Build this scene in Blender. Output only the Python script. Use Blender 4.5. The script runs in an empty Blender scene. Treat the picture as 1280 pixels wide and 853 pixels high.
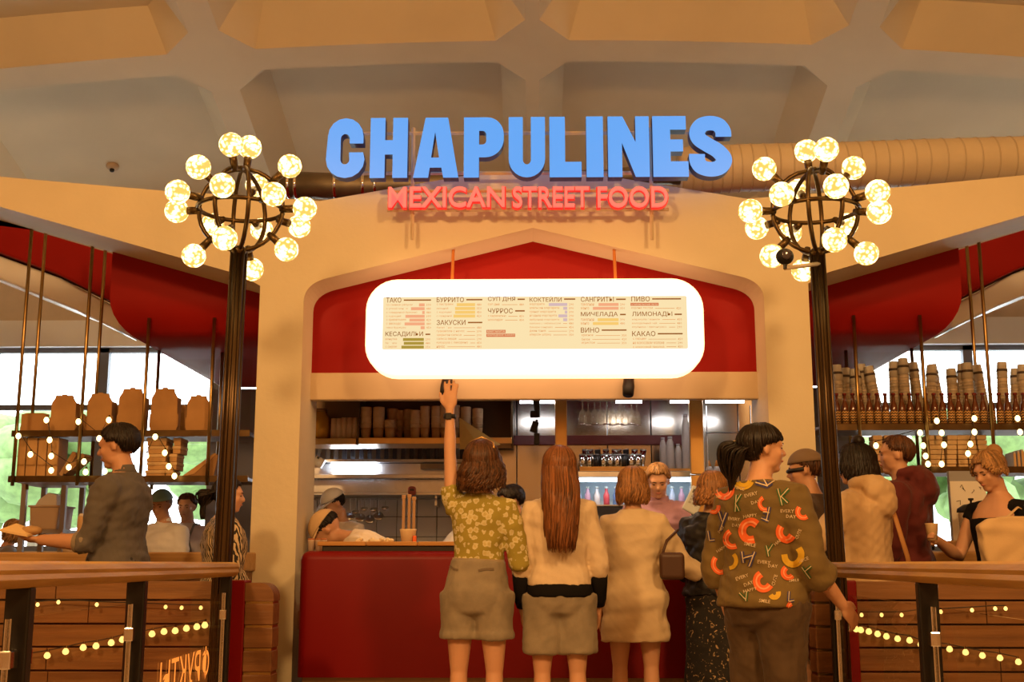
import bpy, bmesh, math, random
import numpy as np
from mathutils import Vector, Matrix
from mathutils.bvhtree import BVHTree

# ------------------------------------------------------------------ camera
SC = bpy.context.scene
COL = SC.collection
random.seed(7)
FPX = 1495.0
PITCH = math.atan(278.0 / FPX)
YAW = math.atan(27.0 / FPX)
CAMZ = 1.0
cam_data = bpy.data.cameras.new('camera')
cam_data.sensor_width = 36.0
cam_data.lens = FPX / 1280.0 * 36.0
cam_data.clip_start = 0.05
cam = bpy.data.objects.new('camera', cam_data)
COL.objects.link(cam)
cam.location = (0, 0, CAMZ)
cam.rotation_euler = (math.pi / 2 + PITCH, 0, YAW)
SC.camera = cam
CAMR = cam.rotation_euler.to_matrix()
CAMO = Vector((0, 0, CAMZ))

def ray(px, py):
    return CAMR @ Vector(((px - 640) / FPX, (426.5 - py) / FPX, -1.0))
def at(px, py, Y):
    d = ray(px, py)
    return CAMO + d * (Y / d.y)
def atx(px, py, Y): return at(px, py, Y).x
def atz(py, Y, px=667): return at(px, py, Y).z

# ------------------------------------------------------------------ world, exposure, lights
SC.view_settings.view_transform = 'Standard'
SC.view_settings.look = 'None'
SC.view_settings.gamma = 1.0
SC.view_settings.use_curve_mapping = False
SC.view_settings.exposure = 0.1

world = bpy.data.worlds.new('daylight')
SC.world = world
world.use_nodes = True
_bg = world.node_tree.nodes['Background']
_bg.inputs[0].default_value = (0.93, 0.97, 1.0, 1)
_bg.inputs[1].default_value = 7.0

def lamp(kind, name, loc, energy, color, target=None, **kw):
    l = bpy.data.lights.new(name, kind)
    l.energy = energy
    l.color = color
    for k, v in kw.items(): setattr(l, k, v)
    o = bpy.data.objects.new(name, l)
    COL.objects.link(o)
    o.location = loc
    if target is not None:
        o.rotation_euler = (Vector(target) - Vector(loc)).to_track_quat('-Z', 'Y').to_euler()
    return o
WARM = (1.0, 0.56, 0.21)
WARM2 = (1.0, 0.66, 0.32)
# lamps of the market hall behind and above the camera
lamp('POINT', 'hall_lamp_left_offscreen', (-2.8, -0.6, 5.0), 930, WARM, shadow_soft_size=.35)
lamp('POINT', 'hall_lamp_right_offscreen', (2.8, -0.6, 5.0), 930, WARM, shadow_soft_size=.35)

# ------------------------------------------------------------------ materials
MATS = {}
def M(name, base=(.8, .8, .8), rough=.5, metal=0.0, var=0.0, vscale=4.0, stretch=(1, 1, 1), base2=None,
      bump=0.0, bscale=60.0, bstretch=(1, 1, 1), emit=None, estr=0.0, coat=0.0, trans=0.0, ior=1.45, spec=None, sheen=0.0, bdist=.02):
    if name in MATS: return MATS[name]
    m = bpy.data.materials.new(name)
    m.use_nodes = True
    nt = m.node_tree
    b = nt.nodes['Principled BSDF']
    b.inputs['Base Color'].default_value = (*base, 1)
    b.inputs['Roughness'].default_value = rough
    b.inputs['Metallic'].default_value = metal
    b.inputs['Coat Weight'].default_value = coat
    b.inputs['Transmission Weight'].default_value = trans
    b.inputs['IOR'].default_value = ior
    if spec is not None: b.inputs['Specular IOR Level'].default_value = spec
    if sheen: b.inputs['Sheen Weight'].default_value = sheen
    if emit is not None:
        b.inputs['Emission Color'].default_value = (*emit, 1)
        b.inputs['Emission Strength'].default_value = estr
    if var or base2 or bump:
        tc = nt.nodes.new('ShaderNodeTexCoord')
    if var or base2:
        mp = nt.nodes.new('ShaderNodeMapping'); mp.inputs['Scale'].default_value = stretch
        nt.links.new(tc.outputs['Object'], mp.inputs['Vector'])
        n = nt.nodes.new('ShaderNodeTexNoise'); n.inputs['Scale'].default_value = vscale
        n.inputs['Detail'].default_value = 5
        nt.links.new(mp.outputs[0], n.inputs['Vector'])
        r = nt.nodes.new('ShaderNodeValToRGB')
        c2 = base2 if base2 else tuple(max(0, c * (1 - var)) for c in base)
        r.color_ramp.elements[0].position = .35; r.color_ramp.elements[0].color = (*c2, 1)
        r.color_ramp.elements[1].position = .65; r.color_ramp.elements[1].color = (*base, 1)
        nt.links.new(n.outputs['Fac'], r.inputs[0])
        nt.links.new(r.outputs[0], b.inputs['Base Color'])
    if bump:
        mp2 = nt.nodes.new('ShaderNodeMapping'); mp2.inputs['Scale'].default_value = bstretch
        nt.links.new(tc.outputs['Object'], mp2.inputs['Vector'])
        n2 = nt.nodes.new('ShaderNodeTexNoise'); n2.inputs['Scale'].default_value = bscale
        n2.inputs['Detail'].default_value = 3
        nt.links.new(mp2.outputs[0], n2.inputs['Vector'])
        bp = nt.nodes.new('ShaderNodeBump'); bp.inputs['Strength'].default_value = bump
        bp.inputs['Distance'].default_value = bdist
        nt.links.new(n2.outputs['Fac'], bp.inputs['Height'])
        nt.links.new(bp.outputs[0], b.inputs['Normal'])
    MATS[name] = m
    return m

def emitmat(name, color, strength):
    if name in MATS: return MATS[name]
    m = bpy.data.materials.new(name); m.use_nodes = True
    nt = m.node_tree; nt.nodes.clear()
    o = nt.nodes.new('ShaderNodeOutputMaterial'); e = nt.nodes.new('ShaderNodeEmission')
    e.inputs[0].default_value = (*color, 1); e.inputs[1].default_value = strength
    nt.links.new(e.outputs[0], o.inputs[0]); MATS[name] = m
    return m

def glassmat(name, tint=(1, 1, 1), rough=0.0, haze=0.0, hazecol=(.8, .8, .8), ior=1.3):
    """thin clear sheet: fresnel mix of see-through and gloss, with a little haze"""
    if name in MATS: return MATS[name]
    m = bpy.data.materials.new(name); m.use_nodes = True
    nt = m.node_tree; nt.nodes.clear()
    o = nt.nodes.new('ShaderNodeOutputMaterial')
    t = nt.nodes.new('ShaderNodeBsdfTransparent'); t.inputs[0].default_value = (*tint, 1)
    g = nt.nodes.new('ShaderNodeBsdfGlossy'); g.inputs['Roughness'].default_value = rough
    f = nt.nodes.new('ShaderNodeFresnel'); f.inputs['IOR'].default_value = ior
    mx = nt.nodes.new('ShaderNodeMixShader')
    gm = nt.nodes.new('ShaderNodeNewGeometry'); s1 = nt.nodes.new('ShaderNodeMath'); s1.operation = 'SUBTRACT'; s1.inputs[0].default_value = 1.0
    m1 = nt.nodes.new('ShaderNodeMath'); m1.operation = 'MULTIPLY'
    nt.links.new(gm.outputs['Backfacing'], s1.inputs[1]); nt.links.new(s1.outputs[0], m1.inputs[0]); nt.links.new(f.outputs[0], m1.inputs[1])
    nt.links.new(m1.outputs[0], mx.inputs[0]); nt.links.new(t.outputs[0], mx.inputs[1]); nt.links.new(g.outputs[0], mx.inputs[2])
    last = mx
    if haze:
        d = nt.nodes.new('ShaderNodeBsdfDiffuse'); d.inputs[0].default_value = (*hazecol, 1)
        m2 = nt.nodes.new('ShaderNodeMixShader'); m2.inputs[0].default_value = haze
        nt.links.new(mx.outputs[0], m2.inputs[1]); nt.links.new(d.outputs[0], m2.inputs[2]); last = m2
    nt.links.new(last.outputs[0], o.inputs[0]); MATS[name] = m
    return m

def wave_mat(name, c1, c2, scale, dist, rough=.8, axis='X', detail=2.0, stretch=(1, 1, 1), thr=.5):
    m = M(name, c1, rough)
    nt = m.node_tree; b = nt.nodes['Principled BSDF']
    tc = nt.nodes.new('ShaderNodeTexCoord'); mp = nt.nodes.new('ShaderNodeMapping'); mp.inputs['Scale'].default_value = stretch
    w = nt.nodes.new('ShaderNodeTexWave'); w.bands_direction = axis
    w.inputs['Scale'].default_value = scale; w.inputs['Distortion'].default_value = dist
    w.inputs['Detail'].default_value = detail; w.inputs['Detail Scale'].default_value = 2.0
    r = nt.nodes.new('ShaderNodeValToRGB')
    r.color_ramp.elements[0].position = thr - .06; r.color_ramp.elements[0].color = (*c1, 1)
    r.color_ramp.elements[1].position = thr + .06; r.color_ramp.elements[1].color = (*c2, 1)
    nt.links.new(tc.outputs['Object'], mp.inputs[0]); nt.links.new(mp.outputs[0], w.inputs['Vector'])
    nt.links.new(w.outputs['Fac'], r.inputs[0]); nt.links.new(r.outputs[0], b.inputs['Base Color'])
    return m

def wood(name, a, b_, rough=.45, axis='X', coat=0.0):
    st = {'X': (1, 14, 14), 'Y': (14, 1, 14), 'Z': (14, 14, 1)}[axis]
    return M(name, a, rough, base2=b_, vscale=1.6, stretch=st, bump=.15, bscale=3, bstretch=st, coat=coat)

# ------------------------------------------------------------------ mesh helpers
class MB:
    def __init__(self):
        self.v = []; self.f = []; self.mi = []; self.cur = 0
    def add(self, vs, fs):
        o = len(self.v)
        self.v.extend([tuple(p) for p in vs])
        for q in fs:
            self.f.append(tuple(i + o for i in q)); self.mi.append(self.cur)
        return self
    def box(self, x0, x1, y0, y1, z0, z1):
        vs = [(x0, y0, z0), (x1, y0, z0), (x1, y1, z0), (x0, y1, z0), (x0, y0, z1), (x1, y0, z1), (x1, y1, z1), (x0, y1, z1)]
        return self.add(vs, [(0, 3, 2, 1), (4, 5, 6, 7), (0, 1, 5, 4), (1, 2, 6, 5), (2, 3, 7, 6), (3, 0, 4, 7)])
    def boxm(self, mat, sx, sy, sz):
        vs = [mat @ Vector((a * sx / 2, b * sy / 2, c * sz / 2)) for c in (-1, 1) for a, b in ((-1, -1), (1, -1), (1, 1), (-1, 1))]
        return self.add(vs, [(0, 3, 2, 1), (4, 5, 6, 7), (0, 1, 5, 4), (1, 2, 6, 5), (2, 3, 7, 6), (3, 0, 4, 7)])
    def tube(self, pts, rad, n=10, caps=True, round_caps=False, flat=1.0):
        pts = [Vector(p) for p in pts]
        if not hasattr(rad, '__len__'): rad = [rad] * len(pts)
        rad = list(rad)
        if round_caps:
            d0 = (pts[0] - pts[1]).normalized(); d1 = (pts[-1] - pts[-2]).normalized()
            a, b = pts[0], pts[-1]; ra, rb = rad[0], rad[-1]
            pts = [a + d0 * ra * .98, a + d0 * ra * .75] + pts + [b + d1 * rb * .75, b + d1 * rb * .98]
            rad = [ra * .2, ra * .68] + rad + [rb * .68, rb * .2]
        vs = []; prev = None
        for i, p in enumerate(pts):
            if i == 0: d = pts[1] - p
            elif i == len(pts) - 1: d = p - pts[i - 1]
            else: d = (pts[i + 1] - p).normalized() + (p - pts[i - 1]).normalized()
            if d.length < 1e-9: d = Vector((0, 0, 1))
            d.normalize()
            if prev is None:
                u = d.cross(Vector((0, 0, 1)))
                if u.length < 1e-3: u = d.cross(Vector((0, 1, 0)))
                if u.length < 1e-3: u = Vector((1, 0, 0))
            else:
                u = prev - d * prev.dot(d)
                if u.length < 1e-4: u = d.orthogonal()
            u.normalize(); prev = u.copy(); w = d.cross(u)
            for k in range(n):
                a = 2 * math.pi * k / n
                vs.append(p + (u * math.cos(a) + w * math.sin(a) * flat) * rad[i])
        fs = []
        m = len(pts)
        for i in range(m - 1):
            for k in range(n):
                k2 = (k + 1) % n
                fs.append((i * n + k, i * n + k2, (i + 1) * n + k2, (i + 1) * n + k))
        if caps:
            fs.append(tuple(range(n))[::-1]); fs.append(tuple((m - 1) * n + k for k in range(n)))
        return self.add(vs, fs)
    def lathe(self, prof, c, n=16, axis=None):
        """prof: list of (r, h) from bottom to top around axis through c"""
        c = Vector(c); ax = Vector(axis).normalized() if axis is not None else Vector((0, 0, 1))
        u = ax.orthogonal().normalized(); w = ax.cross(u)
        vs = []
        for r, h in prof:
            for k in range(n):
                a = 2 * math.pi * k / n
                vs.append(c + ax * h + (u * math.cos(a) + w * math.sin(a)) * r)
        fs = []
        for i in range(len(prof) - 1):
            for k in range(n):
                k2 = (k + 1) % n
                fs.append((i * n + k, i * n + k2, (i + 1) * n + k2, (i + 1) * n + k))
        fs.append(tuple(range(n))[::-1]); m = len(prof)
        fs.append(tuple((m - 1) * n + k for k in range(n)))
        return self.add(vs, fs)
    def prism(self, poly, y0, y1):
        """poly: list of (x, z), extruded along y"""
        n = len(poly)
        vs = [(x, y0, z) for x, z in poly] + [(x, y1, z) for x, z in poly]
        fs = [tuple(range(n)), tuple(range(2 * n - 1, n - 1, -1))]
        for i in range(n):
            j = (i + 1) % n
            fs.append((j, i, i + n, j + n))
        return self.add(vs, fs)
    def prismz(self, poly, z0, z1):
        n = len(poly)
        vs = [(x, y, z0) for x, y in poly] + [(x, y, z1) for x, y in poly]
        fs = [tuple(range(n))[::-1], tuple(range(n, 2 * n))]
        for i in range(n):
            j = (i + 1) % n
            fs.append((i, j, j + n, i + n))
        return self.add(vs, fs)
    def ell(self, c, r, mat=None, nu=14, nv=9):
        c = Vector(c); vs = []; 
        for i in range(1, nv):
            th = math.pi * i / nv
            for k in range(nu):
                a = 2 * math.pi * k / nu
                q = Vector((r[0] * math.sin(th) * math.cos(a), r[1] * math.sin(th) * math.sin(a), r[2] * math.cos(th)))
                vs.append(c + (mat @ q if mat else q))
        t = Vector((0, 0, r[2])); top = len(vs); vs.append(c + (mat @ t if mat else t)); vs.append(c - (mat @ t if mat else t))
        fs = []
        for i in range(nv - 2):
            for k in range(nu):
                k2 = (k + 1) % nu
                fs.append((i * nu + k, (i + 1) * nu + k, (i + 1) * nu + k2, i * nu + k2))
        for k in range(nu):
            k2 = (k + 1) % nu
            fs.append((top, k, k2)); fs.append((top + 1, (nv - 2) * nu + k2, (nv - 2) * nu + k))
        return self.add(vs, fs)
    def loft(self, rings):
        """rings: list of equal-length point lists, capped"""
        n = len(rings[0]); vs = [p for r in rings for p in r]; fs = []
        for i in range(len(rings) - 1):
            for k in range(n):
                k2 = (k + 1) % n
                fs.append((i * n + k, i * n + k2, (i + 1) * n + k2, (i + 1) * n + k))
        fs.append(tuple(range(n))[::-1]); m = len(rings)
        fs.append(tuple((m - 1) * n + k for k in range(n)))
        return self.add(vs, fs)
    def mesh(self, name):
        me = bpy.data.meshes.new(name)
        me.from_pydata(self.v, [], self.f)
        if any(self.mi): me.polygons.foreach_set('material_index', self.mi)
        me.update()
        return me
    def build(self, name, mat, parent=None, smooth=False, bevel=0.0, seg=2, fix=True):
        me = self.mesh(name)
        if fix:
            bm = bmesh.new(); bm.from_mesh(me)
            bmesh.ops.recalc_face_normals(bm, faces=bm.faces)
            bm.to_mesh(me); bm.free()
        return link(name, me, mat, parent, smooth, bevel, seg)

def link(name, me, mat, parent=None, smooth=False, bevel=0.0, seg=2):
    o = bpy.data.objects.new(name, me)
    COL.objects.link(o)
    for m in (mat if isinstance(mat, (list, tuple)) else [mat]): me.materials.append(m)
    if parent is not None: o.parent = parent
    if bevel:
        b = o.modifiers.new('bevel', 'BEVEL'); b.width = bevel; b.segments = seg; b.limit_method = 'ANGLE'
    if smooth == 'auto':
        me.polygons.foreach_set('use_smooth', [True] * len(me.polygons))
        me.set_sharp_from_angle(angle=math.radians(40))
    elif smooth:
        me.polygons.foreach_set('use_smooth', [True] * len(me.polygons))
    return o

def tag(o, label=None, cat=None, group=None, kind=None):
    if label: o['label'] = label
    if cat: o['category'] = cat
    if group: o['group'] = group
    if kind: o['kind'] = kind
    return o
def thing(name, label, cat, loc=(0, 0, 0), rz=0.0, group=None):
    o = bpy.data.objects.new(name, None)
    COL.objects.link(o); o.location = loc; o.rotation_euler = (0, 0, rz)
    o.empty_display_size = .1
    return tag(o, label, cat, group)
ORD = ['first', 'second', 'third', 'fourth', 'fifth', 'sixth', 'seventh', 'eighth', 'ninth', 'tenth', 'eleventh', 'twelfth', 'thirteenth', 'fourteenth', 'fifteenth', 'sixteenth', 'seventeenth', 'eighteenth', 'nineteenth', 'twentieth', 'twenty-first', 'twenty-second', 'twenty-third', 'twenty-fourth', 'twenty-fifth', 'twenty-sixth']
def copy_tree(o, parent=None):
    c = o.copy(); COL.objects.link(c)
    if parent is not None: c.parent = parent
    for ch in list(o.children): copy_tree(ch, c)
    return c
def evalmesh(ob):
    dg = bpy.context.evaluated_depsgraph_get()
    dg.update()
    return bpy.data.meshes.new_from_object(ob.evaluated_get(dg))
def text_mesh(s, size=1.0, extrude=0.0, offset=0.0, align='LEFT', res=3, spacing=1.0):
    cu = bpy.data.curves.new('txt', 'FONT'); cu.body = s; cu.size = size; cu.extrude = extrude
    cu.offset = offset; cu.align_x = align; cu.resolution_u = res; cu.space_character = spacing
    ob = bpy.data.objects.new('txt', cu); COL.objects.link(ob)
    me = evalmesh(ob)
    bpy.data.objects.remove(ob); bpy.data.curves.remove(cu)
    return me
def mesh_np(me):
    a = np.empty(len(me.vertices) * 3, dtype=np.float32); me.vertices.foreach_get('co', a)
    return a.reshape(-1, 3)
def set_np(me, a):
    me.vertices.foreach_set('co', np.ascontiguousarray(a, dtype=np.float32).ravel()); me.update()
def text_xz(s, x0, x1, z0, z1, y, mat, name, parent, extrude=.001, offset=0.0, keep_w=False, res=3):
    """text fitted into a box of the XZ plane, facing -Y. keep_w: x1 is ignored, width follows height"""
    me = text_mesh(s, 1.0, .05 if extrude else 0.0, offset, res=res)
    a = mesh_np(me)
    if len(a) == 0: return None
    lo, hi = a.min(0), a.max(0)
    sz = (z1 - z0) / max(1e-6, hi[1] - lo[1]); sx = sz if keep_w else (x1 - x0) / max(1e-6, hi[0] - lo[0])
    out = np.stack([x0 + (a[:, 0] - lo[0]) * sx, y - np.sign(a[:, 2]) * extrude / 2, z0 + (a[:, 1] - lo[1]) * sz], 1)
    set_np(me, out)
    return link(name, me, mat, parent)

def rrect(x0, x1, z0, z1, r, n=8):
    pts = []
    for cx, cz, a0 in ((x1 - r, z0 + r, -90), (x1 - r, z1 - r, 0), (x0 + r, z1 - r, 90), (x0 + r, z0 + r, 180)):
        for i in range(n + 1):
            a = math.radians(a0 + 90 * i / n)
            pts.append((cx + r * math.cos(a), cz + r * math.sin(a)))
    return pts
# ------------------------------------------------------------------ shared materials
m_plaster = M('plaster', (.72, .62, .42), .75, var=.10, vscale=1.3, bump=.12, bscale=18)
m_ceil = M('ceiling_plaster', (.72, .62, .42), .8, var=.10, vscale=.9, bump=.1, bscale=10)
m_red = M('red_lacquer', (.30, .008, .005), .5, var=.15, vscale=.8, spec=.15)
m_redc = M('red_counter', (.20, .004, .004), .4, var=.1, vscale=1.2, spec=.25)
m_steel = M('steel', (.62, .62, .64), .28, 1.0, var=.15, vscale=6, bump=.04, bscale=30)
m_steel_d = M('dark_steel', (.30, .28, .27), .35, 1.0, var=.2, vscale=3)
m_brass = M('brass', (.42, .27, .10), .32, 1.0, var=.25, vscale=8)
m_bronze = M('bronze', (.11, .065, .025), .35, .9, var=.3, vscale=9)
m_black = M('black', (.012, .011, .010), .5)
m_blacksteel = M('black_steel', (.018, .015, .012), .38, .4)
m_wood = wood('slat_wood', (.25, .115, .036), (.16, .07, .022), .5)
m_goldwood = wood('rail_wood', (.56, .33, .075), (.42, .23, .05), .42, axis='Y')
m_shelf = wood('shelf_wood', (.16, .075, .03), (.10, .045, .02), .4)
m_kraft = M('kraft', (.50, .27, .10), .8, var=.14, vscale=7, bump=.08, bscale=120)
m_kraft2 = M('kraft_pale', (.60, .38, .18), .8, var=.12, vscale=7)
m_white = M('white_paint', (.78, .76, .72), .45)
m_cream = M('cream_board', (.62, .47, .28), .45, var=.08, vscale=2)
m_glass = glassmat('clear_glass', (.97, .95, .92), ior=1.14)
m_winglass = glassmat('window_glass', (.98, 1, 1))
m_chrome = M('chrome', (.8, .78, .75), .12, 1.0)

# ------------------------------------------------------------------ room shell
XW = 9.78
YB, YF = 15.0, -4.5
def ceil_z(x, y): return 6.16 - .268 * (y - 11.5) - .009 * x * x
MB().box(-XW, XW, YF, YB + .2, -.15, 0).build('floor', M('floor_tile', (.34, .24, .15), .35, var=.2, vscale=1.5)).__setitem__('kind', 'structure')

ceiling = tag(thing('ceiling', None, None), kind='structure')
xl = [-XW, -6.52, -3.26, 0, 3.26, 6.52, XW]
yl = [YF - .1, -1.3, 1.9, 5.1, 8.3, 11.5, 15.2]
hw = [.15, .15, .15, .07, .15, .15, .15]
for j in range(len(yl) - 1):
    for i in range(len(xl) - 1):
        x0, x1, y0, y1 = xl[i], xl[i + 1], yl[j], yl[j + 1]
        a0, a1, b0, b1 = x0 + hw[i], x1 - hw[i + 1], y0 + .16, y1 - .16
        K = 8
        def octo(x0, x1, y0, y1, c, dz):
            p = []
            for t in range(K + 1): p.append((x0 + c + (x1 - x0 - 2 * c) * t / K, y0))
            p += [(x1, y0 + c), (x1, y1 - c)]
            for t in range(K + 1): p.append((x1 - c - (x1 - x0 - 2 * c) * t / K, y1))
            p += [(x0, y1 - c), (x0, y0 + c)]
            return [(x, y, ceil_z(x, y) + dz) for x, y in p]
        outer = octo(x0, x1, y0, y1, 1e-4, 0)
        rim = octo(a0, a1, b0, b1, .30, 0)
        top = octo(a0 + .27, a1 - .27, b0 + .27, b1 - .27, .16, .34)
        n = len(outer); vs = outer + rim + top; fs = []
        for lay in (0, 1):
            for k in range(n):
                k2 = (k + 1) % n
                fs.append((lay * n + k2, lay * n + k, (lay + 1) * n + k, (lay + 1) * n + k2))
        # top cap as strips so that it follows the vault
        B = 2 * n
        for t in range(K): fs.append((B + t, B + t + 1, B + 2 * K + 2 - t, B + 2 * K + 3 - t))
        fs.append((B + K, B + K + 1, B + K + 2, B + K + 3))
        fs.append((B + 2 * K + 3, B + 2 * K + 4, B + 2 * K + 5, B))
        mb = MB(); mb.add(vs, fs); mb.build('coffer', m_ceil, ceiling, fix=False)
MB().add([(-XW - .2, YF - .3, ceil_z(0, YF) + .75), (XW + .2, YF - .3, ceil_z(0, YF) + .75), (XW + .2, YB + .3, ceil_z(0, YB) + .75), (-XW - .2, YB + .3, ceil_z(0, YB) + .75)],
         [(3, 2, 1, 0)]).build('roof_slab', m_ceil, ceiling, fix=False)

def side_wall(name, x, s):
    z0, z1 = ceil_z(x, YF) + .7, ceil_z(x, YB) + .7
    mb = MB(); t = .15 * s
    a = [(x, YF, 0), (x, YB, 0), (x, YB, z1), (x, YF, z0)]
    mb.add(a + [(p[0] + t, p[1], p[2]) for p in a], [(0, 1, 2, 3), (7, 6, 5, 4), (0, 4, 5, 1), (1, 5, 6, 2), (2, 6, 7, 3), (3, 7, 4, 0)])
    tag(mb.build(name, M('side_wall', (.42, .30, .19), .8)), kind='structure')
side_wall('wall_left', -XW, -1)
side_wall('wall_right', XW, 1)
tag(MB().box(-XW, XW, YF - .15, YF, 0, ceil_z(0, YF) + .6).build('wall_front', M('side_wall')), kind='structure')

# back wall with two bands of windows
WZ0, WZ1 = 1.15, 3.72
wb = MB()
zt = ceil_z(0, YB) + .5
wb.box(-XW, XW, YB, YB + .2, 0, WZ0); wb.box(-XW, XW, YB, YB + .2, WZ1, zt); wb.box(-2.6, 2.6, YB, YB + .2, WZ0, WZ1)
tag(wb.build('wall_back', M('back_wall', (.60, .50, .38), .8, var=.1)), kind='structure')
m_frame = M('window_frame', (.16, .18, .22), .5)
m_framew = M('window_frame_white', (.75, .75, .74), .5)
nwin = 0
for s in (-1, 1):
    edges = [2.6, 4.05, 5.5, 6.95, 8.4, XW]
    for k in range(5):
        nwin += 1
        a, b = sorted((s * edges[k], s * edges[k + 1]))
        w = tag(thing('window_%d' % nwin, None, None, (0, 0, 0)), kind='structure')
        f = MB(); tt = .06
        for (p, q, r_, t_) in ((a, a + tt, WZ0, WZ1), (b - tt, b, WZ0, WZ1), (a, b, WZ0, WZ0 + tt), (a, b, WZ1 - tt, WZ1)):
            f.box(p, q, YB + .02, YB + .12, r_, t_)
        f.build('window_frame', m_frame, w)
        MB().box(a, b, YB + .03, YB + .11, 2.92, 2.99).build('transom', m_frame, w)
        MB().box(a + tt, b - tt, YB + .06, YB + .068, WZ0 + tt, 2.92).build('pane', m_winglass, w)
        MB().box(a + tt, b - tt, YB + .06, YB + .068, 2.99, WZ1 - tt).build('pane', m_winglass, w)
    a, b = sorted((s * 2.6, s * XW))
    tag(MB().box(a, b, YB - .10, YB, WZ1, WZ1 + .34).build('trim_%d' % (1 if s < 0 else 2), m_framew), kind='structure')
# ground and greenery outdoors
tag(MB().box(-30, 30, YB + .2, 46, -.3, -.1).build('pavement', M('pavement', (.55, .55, .53), .9)), kind='structure')
m_leafpale = M('leaf_green', (.16, .26, .08), .8, var=.4, vscale=6)
def tree(x, y, h, r, label):
    t = thing('tree', label, 'tree', (x, y, -.1), 0, 'trees outside the windows')
    rnd = random.Random(int(x * 10))
    MB().tube([(0, 0, 0), (.05, 0, h * .5), (0, 0, h * .8)], [.14, .10, .05], 8).build('trunk', M('bark', (.2, .15, .1), .9), t)
    cr = MB()
    for k in range(26):
        a = rnd.uniform(0, 6.28); q = rnd.uniform(0, r); z = h * .55 + rnd.uniform(0, h * .5)
        rr = rnd.uniform(.35, .7) * r * .6
        cr.ell((q * math.cos(a), q * math.sin(a), z), (rr, rr, rr * .8), nu=8, nv=6)
    cr.build('crown', m_leafpale, t, True)
for i, (x, y, h, r) in enumerate(((-9.2, 22, 3.4, 1.6), (-6.4, 27, 4.2, 2.0), (8.4, 23, 3.6, 1.5), (6.0, 28, 3.5, 1.8))):
    tree(x, y, h, r, ['leafy tree outside behind the metal rack', 'tall leafy tree outside behind the kraft boxes', 'leafy tree outside behind the standing cards', 'round leafy tree outside behind the notice sheet'][i])

# ------------------------------------------------------------------ concrete portal: pillars and folded beam
YP = 8.0
PO, PI = 1.88, 1.575
def Z(py, Y=YP): return atz(py, Y)
left = [(-PO, 0), (-PO, Z(356))]
left += [(atx(300, 348, YP), Z(342)), (atx(0, 255, YP), Z(255))]
sl = (left[-1][1] - left[-2][1]) / (left[-1][0] - left[-2][0])
xe = -XW + .02
left.append((xe, left[-1][1] + sl * (xe - left[-1][0])))
tp = [(atx(0, 217, YP), Z(217)), (atx(205, 236, YP), Z(236)), (atx(400, 250, YP), Z(250)), (atx(600, 216, YP), Z(216))]
st = (tp[0][1] - tp[1][1]) / (tp[0][0] - tp[1][0])
top = [(xe, tp[0][1] + st * (xe - tp[0][0]))] + tp
ridge = (0.0, Z(285))
inner = []
a_ = Vector((-PI, Z(376))); c_ = Vector((atx(408, 348, YP), Z(347))); b_ = Vector((-PI + .0, Z(354)))
for t in range(9):
    u = t / 8
    inner.append(tuple(a_ * (1 - u) ** 2 + b_ * 2 * u * (1 - u) + c_ * u * u))
half = left + top            # outer boundary from pillar foot out and up to the top centre
outl = half + [(-x, z) for x, z in reversed(half)]
inn = [(PI, 0)] + [(-x, z) for x, z in inner] + [ridge] + list(reversed(inner)) + [(-PI, 0)]
poly = outl + inn
def tri_prism(poly, y0, y1):
    import mathutils
    mb = MB(); n = len(poly)
    tris = mathutils.geometry.tessellate_polygon([[Vector((x, z, 0)) for x, z in poly]])
    vs = [(x, y0, z) for x, z in poly] + [(x, y1, z) for x, z in poly]
    fs = [tuple(t) for t in tris] + [tuple(i + n for i in reversed(t)) for t in tris]
    for i in range(n):
        j = (i + 1) % n
        fs.append((j, i, i + n, j + n))
    return mb.add(vs, fs)
portal = tri_prism(poly, YP, YP + .60).build('concrete_portal', m_plaster)
tag(portal, kind='structure')

# ------------------------------------------------------------------ red roof block of the stall
XR = -at(137, 400, YP + .6).x
roof = thing('stall_roof', 'glossy dark red rounded canopy block carried behind the concrete pillars', 'canopy', (0, 9.9, 2.6))
bm = bmesh.new()
bmesh.ops.create_cube(bm, size=1.0)
for v in bm.verts:
    v.co = Vector((v.co.x * 2 * XR, v.co.y * 2.65, (v.co.z + .5) * .80))
ed = [e for e in bm.edges if all(v.co.z < .01 for v in e.verts)]
bmesh.ops.bevel(bm, geom=ed, offset=.34, segments=8, affect='EDGES', profile=.5)
me = bpy.data.meshes.new('roof_body'); bm.to_mesh(me); bm.free()
link('roof_body', me, m_red, roof, 'auto')
YG = 8.36
def Zg(py): return atz(py, YG)
gz = Zg(466)
g = MB().prism([(-1.60, gz), (1.60, gz), (1.60, Z(330)), (0, Z(262)), (-1.60, Z(330))], YG, YG + .06)
o = g.build('gable_panel', m_red, roof); o.location = -Vector(roof.location)
# hood fascia beneath the red gable
hood = tag(MB().box(-1.60, 1.60, YG - .02, YG + .06, atz(500, YG), gz).build('hood_fascia', m_cream, bevel=.008),
           'beige metal hood fascia running under the lit menu board', 'hood')
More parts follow.
